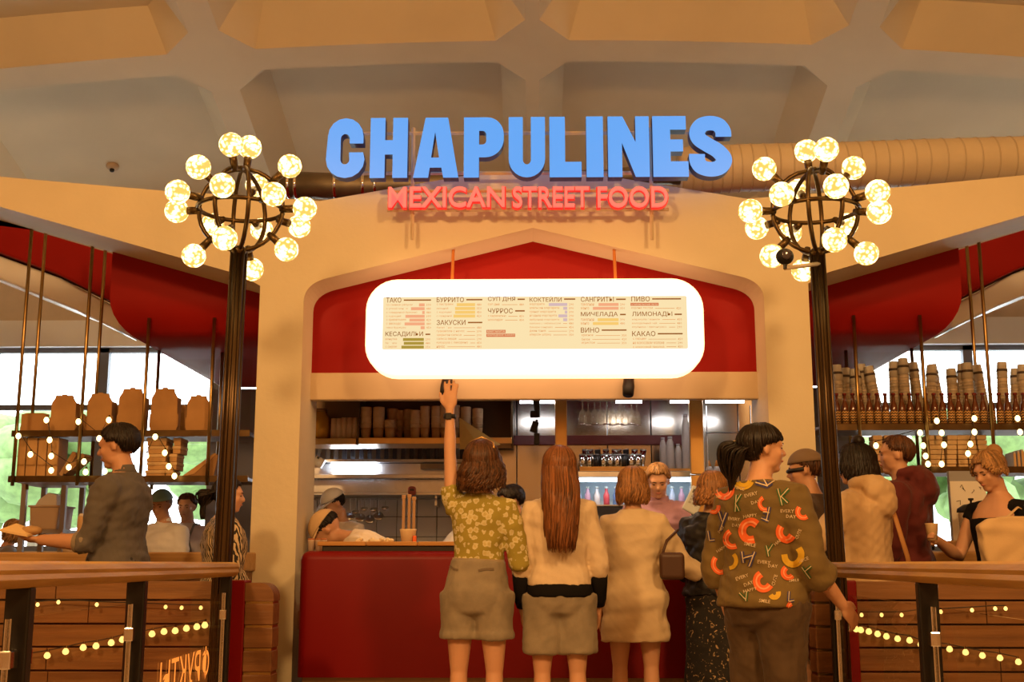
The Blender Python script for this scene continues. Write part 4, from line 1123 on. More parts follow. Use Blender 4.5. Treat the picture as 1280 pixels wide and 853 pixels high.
for k in range(8):
    t = thing('black_plate', 'black round plate in the pile on the steel wall shelf, %s' % ['lowest', 'second', 'third', 'fourth', 'fifth', 'sixth', 'seventh', 'topmost'][k], 'plate', (atx(522, 605, Y_), Y_ + .12, zs + k * .0125), 0, 'pile of black plates')
    r_ = atx(540, 605, Y_) - atx(522, 605, Y_)
    MB().lathe([(r_ * .6, 0), (r_ * .95, .008), (r_, .0125), (r_ * .9, .013)], (0, 0, 0), 22).build('plate_body', M('plate_black', (.015, .016, .02), .3), t, True)
    MB().lathe([(r_ * .98, .0125), (r_ * 1.0, .0135), (r_ * .96, .014)], (0, 0, 0), 22).build('plate_rim', M('plate_rim', (.04, .045, .055), .25), t, True)
fr_ = MB(); a, b = atx(478, 605, YW + .2), atx(542, 605, YW + .2)
tr = thing('wire_stand', 'white wire frame rack around the black plates on the steel shelf', 'rack', ((a + b) / 2, YW + .3, zs))
w = (b - a) / 2
MB().tube([(-w, 0, 0), (-w, 0, .17), (w, 0, .17), (w, 0, 0)], .008, 6).build('frame', m_white, tr)
for k in range(3): MB().tube([(-w + .05 + k * .06, 0, .0), (-w + .05 + k * .06, 0, .17)], .004, 5).build('wire', m_white, tr)
t = thing('kitchen_timer', 'round pink kitchen timer hanging on the steel shelf edge', 'timer', at(515, 614, YW - .1))
MB().prism(rrect(-.034, .034, -.04, .04, .025), -.01, .02).build('timer_case', M('pink', (.70, .18, .16), .4), t, 'auto')
MB().box(-.02, .02, -.013, -.009, .0, .018).build('display', M('timer_lcd', (.15, .10, .10), .3), t)
for i, (px, pb) in enumerate(((438, 646), (445, 640), (451, 648), (456, 636), (463, 650), (468, 637), (474, 646), (482, 635))):
    Y_ = YW - .06; p = at(px, 622, Y_); ln = p.z - atz(pb, Y_)
    t = thing('ladle', 'steel %s on the hook rail, %s from the pillar' % ('ladle' if i % 2 else 'skimmer', ORD[i]), 'ladle', (p.x, Y_, zs - .085), 0, 'hanging ladles' if i % 2 else 'hanging skimmers')
    MB().tube([(0, 0, .0), (0, -.01, -.02), (0, 0, -ln + .03)], .005, 6).build('handle', m_steel, t)
    if i % 2: MB().lathe([(.008, -.03), (.026, -.02), (.034, 0), (.030, 0), (.02, -.015)], (0, -.02, -ln + .02), 12, (0, -.4, 1)).build('bowl', m_chrome, t, True)
    else: MB().lathe([(.04, -.004), (.045, 0), (.04, .004)], (0, -.01, -ln + .02), 14, (0, -1, .5)).build('disc', m_steel, t, True)
# wooden spoons standing behind the tub
for i, (px, pt) in enumerate(((504, 620), (511, 619), (517, 622))):
    Y_ = YC + .62; p0 = at(px, 668, Y_); t = thing('wooden_stick', 'long wooden paddle upright behind the cream tub, %s from the bending cook' % ORD[i], 'paddle', (p0.x, Y_, zc1 - .2), 0, 'wooden paddles')
    h_ = atz(pt, Y_) - (zc1 - .2); MB().box(-.010, .010, -.006, .006, 0, h_).build('shaft', M('paddle', (.42, .24, .12), .6), t, bevel=.003)
    MB().box(-.014, .014, -.008, .008, h_ - .02, h_ + .005).build('tip', M('paddle'), t, bevel=.003)
# back worktop along the kitchen wall
bwk = thing('kitchen_worktop', 'steel kitchen worktop along the tiled wall', 'worktop', (-.9, 10.6, 0))
MB().box(-1.1, 1.0, 0, .5, .93, 1.0).build('top', m_steel, bwk, bevel=.006)
MB().box(-.68, .98, .05, .5, 0, .93).build('cabinet', m_steel_d, bwk)
for i in range(3): MB().box(-.64 + i * .54, -.14 + i * .54, .03, .05, .1, .9).build('door', m_steel, bwk, bevel=.004)
for i, (px, c, hh, r_) in enumerate(((484, (.10, .14, .45), .05, .04), (492, (.5, .5, .5), .07, .02), (506, (.75, .75, .75), .24, .03), (513, (.7, .08, .08), .2, .022), (399, (.35, .30, .25), .16, .025), (390, (.4, .36, .3), .16, .02))):
    x = atx(px, 660, 10.65); t = thing('kitchen_jar', ['blue box shaped jar', 'short grey jar', 'tall white squeeze jar', 'red topped jar', 'tall brown jar', 'slim brown jar'][i] + ' on the steel kitchen worktop', 'jar', (x, 10.7, 1.0))
    MB().lathe([(r_, 0), (r_, hh * .8), (r_ * .6, hh * .9)], (0, 0, 0), 12).build('jar_body', M('jar%d' % i, c, .4), t, True)
    MB().lathe([(r_ * .65, hh * .9), (r_ * .65, hh)], (0, 0, 0), 12).build('jar_lid', m_white if i != 3 else M('jar_red', (.6, .05, .05), .4), t, True)
# yellow pennant
p = at(574, 522, 9.395); q = at(626, 556, 9.395); r_ = at(575, 562, 9.395)
t = thing('pennant', 'yellow cloth pennant hanging beside the raised arm', 'pennant', p)
V = [Vector((0, 0, 0)), q - p, (r_ + q) / 2 - p + Vector((0, -.02, -.01)), r_ - p]
mb = MB(); mb.add([v for v in V] + [v + Vector((0, .01, 0)) for v in V], [(0, 1, 2, 3), (7, 6, 5, 4), (0, 4, 5, 1), (1, 5, 6, 2), (2, 6, 7, 3), (3, 7, 4, 0)]); mb.build('cloth', M('pennant_yellow', (.68, .46, .12), .7, var=.2), t)
MB().tube([(0, .006, 0), (0, .06, -.06), (0, .10, zo - p.z + .004), (0, .16, zo - p.z + .004)], .005, 5).build('string', m_cord, t)

# right half: dark steel back panel, posts, shelves
YR_ = 9.9
panel = thing('back_panel', 'dark polished steel back panel behind the cashier', 'panel', (atx(790, 600, YR_), YR_, 0))
px0, px1 = atx(600, 600, YR_) - panel.location.x, atx(960, 600, YR_) - panel.location.x
m_polish = M('polished_steel', (.42, .38, .34), .18, 1.0)
seams = [600, 646, 702, 760, 815, 871, 925, 962]
for a, b in zip(seams[:-1], seams[1:]):
    x0, x1 = atx(a, 600, YR_) - panel.location.x + .003, atx(b, 600, YR_) - panel.location.x - .003
    MB().box(x0, x1, 0, .03, .6, 2.55).build('steel_sheet', m_polish, panel, bevel=.003)
def rz(py, Y=YR_): return atz(py, Y)
MB().box(atx(640, 550, YR_) - panel.location.x, atx(872, 550, YR_) - panel.location.x, -.03, 0, rz(557), rz(545)).build('maroon_rail', M('maroon', (.16, .02, .02), .4), panel, bevel=.004)
for a, b, lab in ((694, 709, 'wide brass post of the back counter left of the steel cups'), (863, 880, 'wide brass post of the back counter right of the stacked plastic bottles')):
    Yp = 9.0; x0, x1 = atx(a, 560, Yp), atx(b, 560, Yp)
    t = thing('brass_post', lab, 'post', ((x0 + x1) / 2, Yp, 0)); w = (x1 - x0) / 2
    MB().box(-w, w, 0, .06, 0, 1.65).build('lower_post', m_gold, t, bevel=.006)
    MB().box(-w, w, 0, .06, 1.655, 2.5).build('upper_post', m_gold, t, bevel=.006)
# fluorescent tubes high in the back
for i, (a, b) in enumerate(((650, 699), (770, 802), (838, 866), (882, 930))):
    Yt = 9.2; x0, x1 = atx(a, 503, Yt), atx(b, 503, Yt); zt = atz(502, Yt)
    t = thing('tube_light', ['cold white tube light beside the black camera arm', 'cold white tube light above the steel cups', 'cold white tube light above the plastic bottles', 'cold white tube light beside the ponytail woman'][i], 'light', ((x0 + x1) / 2, Yt, zt))
    MB().tube([(-(x1 - x0) / 2, 0, 0), ((x1 - x0) / 2, 0, 0)], .016, 10).build('tube', emitmat('tube_white', (.95, .95, 1.0), 20), t, True)
    MB().box(-(x1 - x0) / 2 - .01, (x1 - x0) / 2 + .01, -.02, .03, .016, .05).build('fitting', m_white, t)
    MB().tube([(0, 0, .05), (0, 0, .35)], .006, 6).build('hanger', m_steel, t)
# black articulated arm
t = thing('camera_arm', 'black jointed arm with small boxes hanging above the long haired woman', 'arm', at(669, 500, 9.0))
O = Vector(t.location)
def ap(px, py): return at(px, py, 9.0) - O
MB().tube([ap(669, 440), ap(669, 492), ap(671, 505), ap(672, 522)], [.02, .03, .026, .018], 8).build('upper_link', m_black, t)
for (px, py, w, h, rr) in ((668, 518, .062, .05, 0), (668, 534, .05, .085, .3), (671, 549, .042, .085, 0)):
    MB().boxm(Matrix.Translation(ap(px, py)) @ Matrix.Rotation(rr, 4, 'Y'), w, .05, h).build('black_box', m_black, t, bevel=.006)
MB().tube([ap(671, 525), ap(670, 545)], .012, 6).build('lower_link', m_black, t)
# steel cups in holders
YQ = 9.55; zq = atz(588, YQ)
cs = thing('cup_shelf', 'short brass shelf carrying the steel shaker cups', 'shelf', (atx(764, 590, YQ), YQ, zq))
w0, w1 = atx(724, 590, YQ) - cs.location.x, atx(808, 590, YQ) - cs.location.x
MB().box(w0, w1, -.1, .34, -.035, 0).build('shelf_board', m_gold, cs, bevel=.004)
MB().box(w0, w1, -.1, -.09, 0, .02).build('shelf_lip', m_gold, cs)
k = 0
for row in range(2):
    for i in range(9):
        px = 728 + i * 8.7 + row * 4; Y_ = YQ - .04 + row * .12; x = atx(px, 580, Y_); k += 1
        t = thing('steel_cup', 'steel shaker cup in the %s row, %s from the wide brass post' % ('front' if row == 0 else 'rear', ORD[i]), 'cup', (x, Y_, zq), 0, 'steel cups front row' if row == 0 else 'steel cups rear row')
        t.rotation_euler = (0, random.uniform(-.12, .12) * row, 0)
        hh = .12 + .05 * row
        mt = m_chrome if i % 4 != 2 else M('dark_cup', (.05, .045, .04), .3, .6)
        MB().lathe([(.019, 0), (.026, hh)], (0, 0, 0), 12).build('cup_body', mt, t, True)
        MB().lathe([(.026, hh - .004), (.028, hh), (.025, hh + .003)], (0, 0, 0), 12).build('rim', m_steel, t, True)
# hanging glasses
gr_ = thing('glass_rack', 'brass ceiling rack with hanging stem glasses above the steel cups', 'rack', at(755, 500, 9.5)); O = Vector(gr_.location)
for yy in (-.05, .05): MB().tube([(atx(724, 500, 9.5) - O.x, yy, 0), (atx(800, 500, 9.5) - O.x, yy, 0)], .007, 6).build('rail', m_brass, gr_)
for s in (-.2, .2): MB().tube([(s, 0, 0), (s, 0, .3)], .007, 6).build('hanger', m_brass, gr_)
m_wine = glassmat('wine_glass', (.95, .90, .82), .02, .12, (.9, .75, .5))
for i in range(10):
    x = atx(728 + i * 7.6, 515, 9.5)
    t = thing('stem_glass', 'upside down stem glass in the brass rack, %s from the brass post' % ORD[i], 'glass', (x, 9.5 + (.04 if i % 2 else -.04), O.z), 0, 'hanging stem glasses')
    MB().lathe([(.030, 0), (.030, -.004), (.005, -.01), (.005, -.08), (.022, -.10), (.034, -.14), (.030, -.20)], (0, 0, 0), 14).build('glass', m_wine, t, True)
    MB().lathe([(.031, -.196), (.0315, -.201), (.029, -.202)], (0, 0, 0), 14).build('lip', m_chrome, t, True)
# plastic bottles
YBt = 9.6; zb = atz(589, YBt)
bs_ = thing('bottle_shelf', 'short brass shelf carrying tall plastic bottles', 'shelf', (atx(846, 590, YBt), YBt, zb))
MB().box(atx(822, 590, YBt) - bs_.location.x, atx(874, 590, YBt) - bs_.location.x, -.08, .3, -.03, 0).build('shelf_board', m_gold, bs_, bevel=.004)
MB().box(atx(822, 590, YBt) - bs_.location.x, atx(874, 590, YBt) - bs_.location.x, -.085, -.075, -.04, .012).build('shelf_lip', m_gold, bs_)
m_pb = M('plastic_grey', (.42, .36, .31), .35, var=.1)
for px, pt, w, lab in ((829, 549, 9, 'stout grey plastic bottle'), (838, 548, 11, 'wide grey plastic bottle'), (848, 557, 9, 'grey plastic bottle with sloping shoulder'), (858, 520, 11, 'tallest grey stack of plastic cups'), (869, 560, 8, 'short grey stack of plastic cups')):
    x = atx(px, 575, YBt); r_ = atx(px + w / 2, 575, YBt) - x; H_ = atz(pt, YBt) - zb
    t = thing('plastic_bottle', lab + ' on the shelf above the display fridge', 'bottle', (x, YBt, zb), 0, 'plastic bottles above the fridge')
    MB().lathe([(r_ * .9, 0), (r_, .02), (r_, H_ * .65), (r_ * .8, H_ * .85), (r_ * .5, H_ * .95), (r_ * .5, H_)], (0, 0, 0), 14).build('bottle_body', m_pb, t, True)
    MB().lathe([(r_ * .55, H_ * .96), (r_ * .55, H_ + .01)], (0, 0, 0), 12).build('cap', M('cap_grey', (.35, .3, .28), .5), t, True)
# squeeze bottles on a wire shelf
zq2 = atz(603, 9.6); ss = thing('wire_shelf', 'wire shelf with squeeze bottles beside the ponytail woman', 'shelf', (atx(905, 600, 9.6), 9.6, zq2))
a, b = atx(882, 600, 9.6) - ss.location.x, atx(940, 600, 9.6) - ss.location.x
MB().box(a, b, -.08, .2, -.02, 0).build('shelf_board', m_steel, ss); MB().tube([(a, -.08, atz(543, 9.6) - zq2), (b, -.08, atz(543, 9.6) - zq2)], .005, 6).build('top_rail', m_steel, ss)
for x in (a + .01, b - .01): MB().tube([(x, -.08, -zq2), (x, -.08, .6)], .005, 6).build('upright', m_steel, ss)
for i, px in enumerate((886, 895, 904, 912)):
    t = thing('squeeze_bottle', 'pale squeeze bottle with orange tip, %s from the brass post on the wire shelf' % ORD[i], 'bottle', (atx(px, 590, 9.6), 9.56, zq2), 0, 'squeeze bottles')
    MB().lathe([(.026, 0), (.028, .01), (.028, .10), (.018, .12)], (0, 0, 0), 12).build('bottle_body', M('squeeze', (.62, .55, .48), .45), t, True)
    MB().lathe([(.018, .12), (.004, .17)], (0, 0, 0), 10).build('nozzle', M('nozzle', (.75, .30, .05), .5), t, True)
# display fridge
YFd = 9.3; fx0, fx1 = atx(716, 620, YFd), atx(876, 620, YFd)
fg = thing('display_fridge', 'low lit display fridge with a pale blue glow behind the cashier', 'fridge', ((fx0 + fx1) / 2, YFd, 0)); w = (fx1 - fx0) / 2
zt, zb2 = atz(594, YFd), atz(668, YFd)
MB().box(-w, w, 0, .45, 0, zb2).build('fridge_base', m_steel_d, fg)
MB().box(-w, w, 0, .45, zt - .02, zt + .03).build('fridge_top', m_steel, fg, bevel=.005)
for s in (-1, 1): MB().box(s * w - .012, s * w + .012, 0, .45, zb2, zt).build('fridge_side', m_steel, fg)
MB().box(-w, w, .42, .45, zb2, zt).build('fridge_back', M('fridge_back', (.62, .74, .82), .5), fg)
MB().box(-w + .03, w - .03, .03, .05, zt - .05, zt - .025).build('light_strip', emitmat('fridge_light', (.72, .90, 1.0), 9), fg)
MB().box(-w + .02, w - .02, .06, .42, (zt + zb2) / 2 - .008, (zt + zb2) / 2).build('glass_shelf', m_steel, fg)
pal = [(.65, .08, .10), (.55, .65, .85), (.75, .75, .8), (.15, .25, .5), (.6, .35, .5)]
for lv, z in enumerate((zb2, (zt + zb2) / 2)):
    for i in range(13):
        x = fx0 + .05 + i * (fx1 - fx0 - .1) / 12; c = pal[(i * 3 + lv) % 5]
        t = thing('drink_bottle', '%s drink bottle on the %s of the display fridge, %s along' % (['red', 'pale blue', 'white', 'navy', 'mauve'][(i * 3 + lv) % 5], 'glass shelf' if lv else 'floor', ORD[i]), 'bottle', (x, YFd + .2, z), 0, 'drinks in the fridge, %d %d' % ((i * 3 + lv) % 5, lv))
        MB().lathe([(.024, 0), (.025, .08), (.012, .11), (.012, .135)], (0, 0, 0), 10).build('bottle_body', M('drink%d' % ((i * 3 + lv) % 5), c, .3), t, True)
        MB().lathe([(.014, .132), (.014, .148)], (0, 0, 0), 8).build('cap', m_white, t, True)

# ------------------------------------------------------------------ things behind the kraft box shelf
YA = 9.9
rk = thing('metal_rack', 'grey metal rack holding a plastic crate at the end of the bar', 'rack', (atx(52, 650, YA), YA, 0)); O = Vector(rk.location)
m_rackp = M('rack_paint', (.30, .25, .22), .5, .4)
for px in (27, 77):
    for dy in (0, .4): MB().box(atx(px, 650, YA) - O.x - .02, atx(px, 650, YA) - O.x + .02, dy, dy + .04, 0, atz(601, YA)).build('upright', m_rackp, rk)
for py in (662, 601): MB().box(atx(24, 650, YA) - O.x, atx(80, 650, YA) - O.x, -.01, .44, atz(py, YA) - .03, atz(py, YA)).build('tier', m_rackp, rk)
t = thing('plastic_crate', 'beige plastic crate with a paper heap on the metal rack', 'crate', (O.x, YA + .2, atz(662, YA)))
MB().prism([(-.11, 0), (.11, 0), (.125, .19), (-.125, .19)], -.16, .16).build('crate_body', M('crate', (.55, .38, .24), .5), t, bevel=.01)
MB().box(-.135, .135, -.17, .17, .185, .2).build('crate_rim', M('crate'), t, bevel=.004)
MB().prism([(-.11, .2), (.08, .2), (.07, .29), (.0, .31), (-.08, .25)], -.10, .10).build('paper_heap', M('paper', (.72, .64, .55), .8), t, bevel=.01)
for i, (px, c, hh, r_) in enumerate(((107, (.5, .32, .15), .24, .028), (116, (.45, .28, .14), .24, .034), (97, (.62, .52, .40), .10, .06))):
    t = thing('bar_jar', ['slim kraft canister', 'wide kraft canister', 'low paper dish'][i] + ' on the bar beside the hand with food paper', 'jar', (atx(px, 680, 8.2), 8.1, 1.07))
    MB().lathe([(r_ * .95, 0), (r_, hh * .9), (r_ * .9, hh)], (0, 0, 0), 14).build('jar_body', M('canister%d' % i, c, .6), t, True)
    MB().lathe([(r_ * .9, hh), (r_ * .5, hh + .02)], (0, 0, 0), 14).build('lid', M('canister_lid', (.6, .5, .4), .5), t, True)
# behind the bottle shelf
t = thing('lidded_dispenser', 'clear glass dispenser with a black domed lid on the bar beside the paper cup', 'dispenser', (atx(1218, 690, 8.0), 8.0, 1.07))
MB().lathe([(.075, 0), (.08, .02), (.085, .26)], (0, 0, 0), 20).build('glass_jar', glassmat('jar_glass', (.8, .75, .7), .05, .12, (.4, .3, .25)), t, True)
MB().lathe([(.07, .01), (.073, .10)], (0, 0, 0), 18).build('filling', M('dark_filling', (.10, .04, .02), .6), t, True)
MB().lathe([(.095, .26), (.09, .285), (.05, .31), (.02, .315)], (0, 0, 0), 20).build('lid', m_black, t, True)
MB().lathe([(.007, .315), (.007, .335), (.018, .34), (.018, .352)], (0, 0, 0), 10).build('lid_knob', m_black, t, True)
t = thing('cash_box', 'beige plastic box on the bar behind the tote bag', 'box', (atx(1208, 700, 7.95), 7.95, 1.07))
MB().box(-.13, .13, -.08, .08, 0, .075).build('box_body', M('crate'), t, bevel=.01)
MB().tube([(.05, -.083, .045), (.07, -.086, .055), (.09, -.083, .045), (.07, -.086, .03), (.05, -.083, .045)], .004, 6).build('printed_ring', m_black, t)
t = thing('notice_sheet', 'white paper sheet with doodles pinned behind the dispenser', 'paper', (atx(1212, 640, 8.24), 8.24, 1.07))
w = .12; MB().box(-w, w, 0, .008, 0.02, .48).build('paper', M('paper_white', (.75, .72, .66), .8), t)
MB().box(-w, w, .008, .05, 0, .55).build('backing_board', M('backing', (.3, .3, .32), .6), t)
rr = random.Random(5)
for k in range(7):
    x, z = rr.uniform(-.09, .09), rr.uniform(.25, .45); MB().tube([(x, -.003, z), (x + rr.uniform(-.03, .03), -.003, z + rr.uniform(-.02, .02)), (x + rr.uniform(-.03, .03), -.003, z + rr.uniform(-.03, .03))], .002, 4).build('doodle', m_black, t)
# ------------------------------------------------------------------ people
SKIN = {}
def skin(tone):
    c = {'fair': (.70, .40, .26), 'tan': (.56, .29, .16), 'mid': (.62, .34, .20)}[tone]
    m = M('skin_' + tone, c, .5, var=.07, vscale=9)
    m.node_tree.nodes['Principled BSDF'].inputs['Subsurface Weight'].default_value = .08
    return m
def fuse(mb, voxel, it=2, fac=.5):
    me = mb.mesh('tmp'); ob = bpy.data.objects.new('tmp', me); COL.objects.link(ob)
    r = ob.modifiers.new('r', 'REMESH'); r.mode = 'VOXEL'; r.voxel_size = voxel; r.use_smooth_shade = True
    if it:
        s = ob.modifiers.new('s', 'SMOOTH'); s.factor = fac; s.iterations = it
    out = evalmesh(ob); bpy.data.objects.remove(ob); bpy.data.meshes.remove(me)
    return out
def wrinkle(me, amp, scale, seed, aniso=(1, 1, 1), n=5):
    a = mesh_np(me); nr = np.empty(len(me.vertices) * 3, dtype=np.float32); me.vertex_normals.foreach_get('vector', nr); nr = nr.reshape(-1, 3)
    rs = np.random.RandomState(seed); q = a * np.array(aniso) / scale; h = np.zeros(len(a))
    for i in range(n):
        k = rs.normal(size=3) * (1 + .5 * i); k2 = rs.normal(size=3) * .8
        h += np.sin(q @ k * 2 + 1.6 * np.sin(q @ k2 * 2 + rs.uniform(0, 6)) + rs.uniform(0, 6)) / (1 + .4 * i)
    set_np(me, a + nr * (h * amp * .85 / 2.2)[:, None])
def V3(*a): return Vector(a)
def sm(t): t = max(0., min(1., t)); return t * t * (3 - 2 * t)

# torso outline: z, half width, half depth, y offset  (fractions of height)
TORSO = [(.455, .080, .060, -.004), (.49, .098, .072, -.006), (.52, .102, .074, -.006), (.56, .094, .066, -.002), (.61, .080, .057, .002), (.66, .084, .060, .003), (.72, .096, .067, .004), (.755, .102, .064, .000), (.785, .096, .056, -.005), (.808, .074, .046, -.008), (.826, .050, .039, -.008), (.84, .038, .036, -.006)]
def tors(z):
    T_ = TORSO
    if z <= T_[0][0]: return T_[0][1:]
    for a, b in zip(T_[:-1], T_[1:]):
        if z <= b[0]:
            u = (z - a[0]) / (b[0] - a[0]); return tuple(a[i] + (b[i] - a[i]) * u for i in (1, 2, 3))
    return T_[-1][1:]

class Person:
    def __init__(s, label, px, py_top, Y, rot, H=None, bulk=1.0, lean=0.0, side=0.0, tone='fair', name='person', voxel=.009, head_yaw=0, head_pitch=0, head_roll=0,
                 arms=None, legs=None, hips=1.0, cat='person', hscale=1.0, px_base=None, twist=0.0):
        p = at(px, py_top, Y)
        s.H = H if H else p.z
        s.bulk = bulk; s.lean = math.radians(lean); s.side = math.radians(side); s.tone = tone; s.voxel = voxel; s.hips = hips; s.hs = hscale
        s.root = thing(name, label, cat, (p.x, Y, 0), math.radians(rot))
        s.rot = math.radians(rot); s.seed = int(px * 7 + py_top)
        s.arms = arms or {}; s.legs = legs or {}
        s.twist = math.radians(twist)
        H = s.H
        s.hipz = .52 * H
        nb = s.T(V3(0, -.008 * H, .835 * H)); ht = s.T(V3(0, .004 * H, .868 * H))
        s.hh = .132 * H * hscale
        base = Matrix.Rotation(math.radians(head_yaw), 4, 'Z') @ Matrix.Rotation(math.radians(head_pitch), 4, 'X') @ Matrix.Rotation(math.radians(head_roll), 4, 'Y')
        s.neck0 = nb; s.neck1 = ht
        hc = ht + base.to_3x3() @ V3(0, .05 * s.hh, .42 * s.hh)
        s.HM = Matrix.Translation(hc) @ base
        s.sh = {}; s.el = {}; s.wr = {}; s.hd = {}
        for sd in (-1, 1):
            A = dict(u=(sd * .12, .02, -1), f=(sd * .05, .25, -1), h=None, curl=.5, n=None, open=False)
            A.update(s.arms.get(sd, {}))
            S = s.T(V3(sd * .104 * H * bulk, -.004 * H, .782 * H))
            U = Vector(A['u']).normalized(); F = Vector(A['f']).normalized()
            E = S + U * .172 * H; W = E + F * .148 * H
            s.sh[sd] = S; s.el[sd] = E; s.wr[sd] = W
            hdv = Vector(A['h']).normalized() if A['h'] else F
            nn = Vector(A['n']) if A['n'] else V3(-sd, 0, 0)
            nn = (nn - hdv * nn.dot(hdv)).normalized()
            s.hd[sd] = (hdv, nn, A['curl'])
    def T(s, p):
        """bend the upper body at the hip"""
        if p.z <= s.hipz - .04 * s.H: return p.copy()
        k = sm((p.z - s.hipz + .04 * s.H) / (.14 * s.H))
        o = V3(0, 0, s.hipz)
        m = Matrix.Rotation(s.twist * k, 3, 'Z') @ Matrix.Rotation(s.side * k, 3, 'Y') @ Matrix.Rotation(-s.lean * k, 3, 'X')
        return o + m @ (p - o)
    def ring(s, z, hw, hd, yo, n=22, e=2.4):
        H = s.H; out = []
        for k in range(n):
            a = 2 * math.pi * k / n; c, si = math.cos(a), math.sin(a)
            out.append(s.T(V3(hw * H * math.copysign(abs(c) ** (2 / e), c), yo * H + hd * H * math.copysign(abs(si) ** (2 / e), si), z * H)))
        return out
    def legpts(s, sd):
        H = s.H; L = dict(hip=(sd * .052 * s.hips, 0, .50), knee=(sd * .056, .004, .275), ankle=(sd * .058, -.012, .045)); L.update(s.legs.get(sd, {}))
        return [Vector(L[k]) * H for k in ('hip', 'knee', 'ankle')]
    def body(s):
        H = s.H; b = s.bulk; mb = MB()
        mb.loft([s.ring(z, hw * b * .97, hd * b * .97, yo) for z, hw, hd, yo in TORSO])
        mb.tube([s.neck0 - (s.neck1 - s.neck0) * .5, s.neck0, s.neck1, s.neck1 + (s.neck1 - s.neck0) * .6], [.040 * H, .034 * H * b ** .5, .032 * H * b ** .5, .033 * H], 14)
        # head
        h = s.hh; R3 = s.HM.to_3x3(); hc = s.HM.translation
        def e(c, r, rx=0, rz=0):
            m = R3 @ Matrix.Rotation(rx, 3, 'X') @ Matrix.Rotation(rz, 3, 'Z')
            mb.ell(hc + R3 @ (Vector(c) * h), Vector(r) * h, m, 18, 12)
        e((0, -.06, .12), (.335, .425, .375)); e((0, .10, -.10), (.275, .30, .37)); e((0, .235, -.385), (.135, .125, .10))
        for q in (-1, 1):
            e((q * .13, .09, -.29), (.12, .20, .13), .3); e((q * .155, .27, -.09), (.10, .09, .11)); e((q * .335, -.02, -.04), (.030, .075, .115), -.2, q * .35)
            e((q * .115, .335, .085), (.11, .06, .035))
        mb.tube([hc + R3 @ (V3(0, .355, .07) * h), hc + R3 @ (V3(0, .43, -.045) * h), hc + R3 @ (V3(0, .455, -.10) * h)], [.035 * h, .045 * h, .055 * h], 10, round_caps=True)
        for q in (-1, 1): e((q * .045, .40, -.115), (.04, .05, .035))
        e((0, .345, -.225), (.095, .065, .035)); e((0, .335, -.275), (.08, .065, .032)); e((0, .24, .12), (.25, .165, .12))
        # arms and hands
        for sd in (-1, 1):
            S, E, W = s.sh[sd], s.el[sd], s.wr[sd]
            ins = S + (s.T(V3(0, 0, .79 * H)) - S) * .35
            mid = E.lerp(W, .3)
            mb.tube([ins, S, S.lerp(E, .4), E, mid, W], [.034 * H * b, .033 * H * b, .028 * H * b, .0225 * H * b, .0235 * H * b, .0155 * H * b], 14, round_caps=True)
            s.hand(mb, sd)
        for sd in (-1, 1):
            P0, P1, P2 = s.legpts(sd); 
            mb.tube([P0 + V3(0, 0, .03 * H), P0, P0.lerp(P1, .5), P1 + V3(0, 0, .02 * H), P1, P1.lerp(P2, .32) + V3(0, -.006 * H, 0), P1.lerp(P2, .7), P2, P2 - V3(0, 0, .02 * H)],
                    [.056 * H * b, .056 * H * b, .047 * H * b, .034 * H * b, .031 * H * b, .0335 * H * b, .0245 * H * b, .0185 * H * b, .02 * H], 14, round_caps=True)
            d = (P1 - P2); fw = V3(0, 1, 0)
            mb.ell(P2 + V3(0, .05 * H, -.022 * H), (.026 * H, .075 * H, .022 * H))
        me = fuse(mb, s.voxel, 2, .4)
        link('body', me, skin(s.tone), s.root, True)
        s.face()
    def hand(s, mb, sd):
        k = s.H / 1.7; W = s.wr[sd]; d, n, curl = s.hd[sd]; a = d.cross(n).normalized() * 1.0   # across the palm
        thumb_side = a if a.dot(V3(0, 1, 0)) + .01 > 0 else -a
        th = s.arms.get(sd, {}).get('thumb')
        if th: thumb_side = a if a.dot(Vector(th)) > 0 else -a
        m = Matrix((a, d, n)).transposed()
        mb.tube([W - d * .02 * k, W + d * .012 * k], [.026 * k, .025 * k], 12, round_caps=True)
        mb.ell(W + d * .05 * k, V3(.040, .054, .017) * k, m, 14, 10)
        spread = s.arms.get(sd, {}).get('spread', .10)
        for i, (off, ln) in enumerate(((.029, .072), (.010, .082), (-.010, .076), (-.028, .058))):
            p = W + d * .088 * k + thumb_side * off * k; dirv = (d + thumb_side * (off / .029) * spread).normalized()
            pts = [p - d * .03 * k, p]; cur = dirv; ax = dirv.cross(n).normalized()
            for j, f in enumerate((.45, .32, .23)):
                ang = curl * (.5 + .35 * j); cur = (Matrix.Rotation(-ang if (Matrix.Rotation(.1, 3, ax) @ cur).dot(n) < cur.dot(n) else ang, 3, ax) @ cur).normalized()
                p = p + cur * ln * f * k; pts.append(p)
            mb.tube(pts, [.0095 * k, .0098 * k, .0092 * k, .0085 * k, .0075 * k], 8, round_caps=True)
        p = W + d * .022 * k + thumb_side * .026 * k
        t1 = (thumb_side * .75 + d * .75 + n * .25 * curl).normalized(); t2 = (thumb_side * .25 + d * 1.0 + n * .5 * curl).normalized()
        mb.tube([p - t1 * .01 * k, p + t1 * .034 * k, p + t1 * .034 * k + t2 * .028 * k, p + t1 * .034 * k + t2 * .05 * k], [.015 * k, .0125 * k, .0105 * k, .0085 * k], 8, round_caps=True)
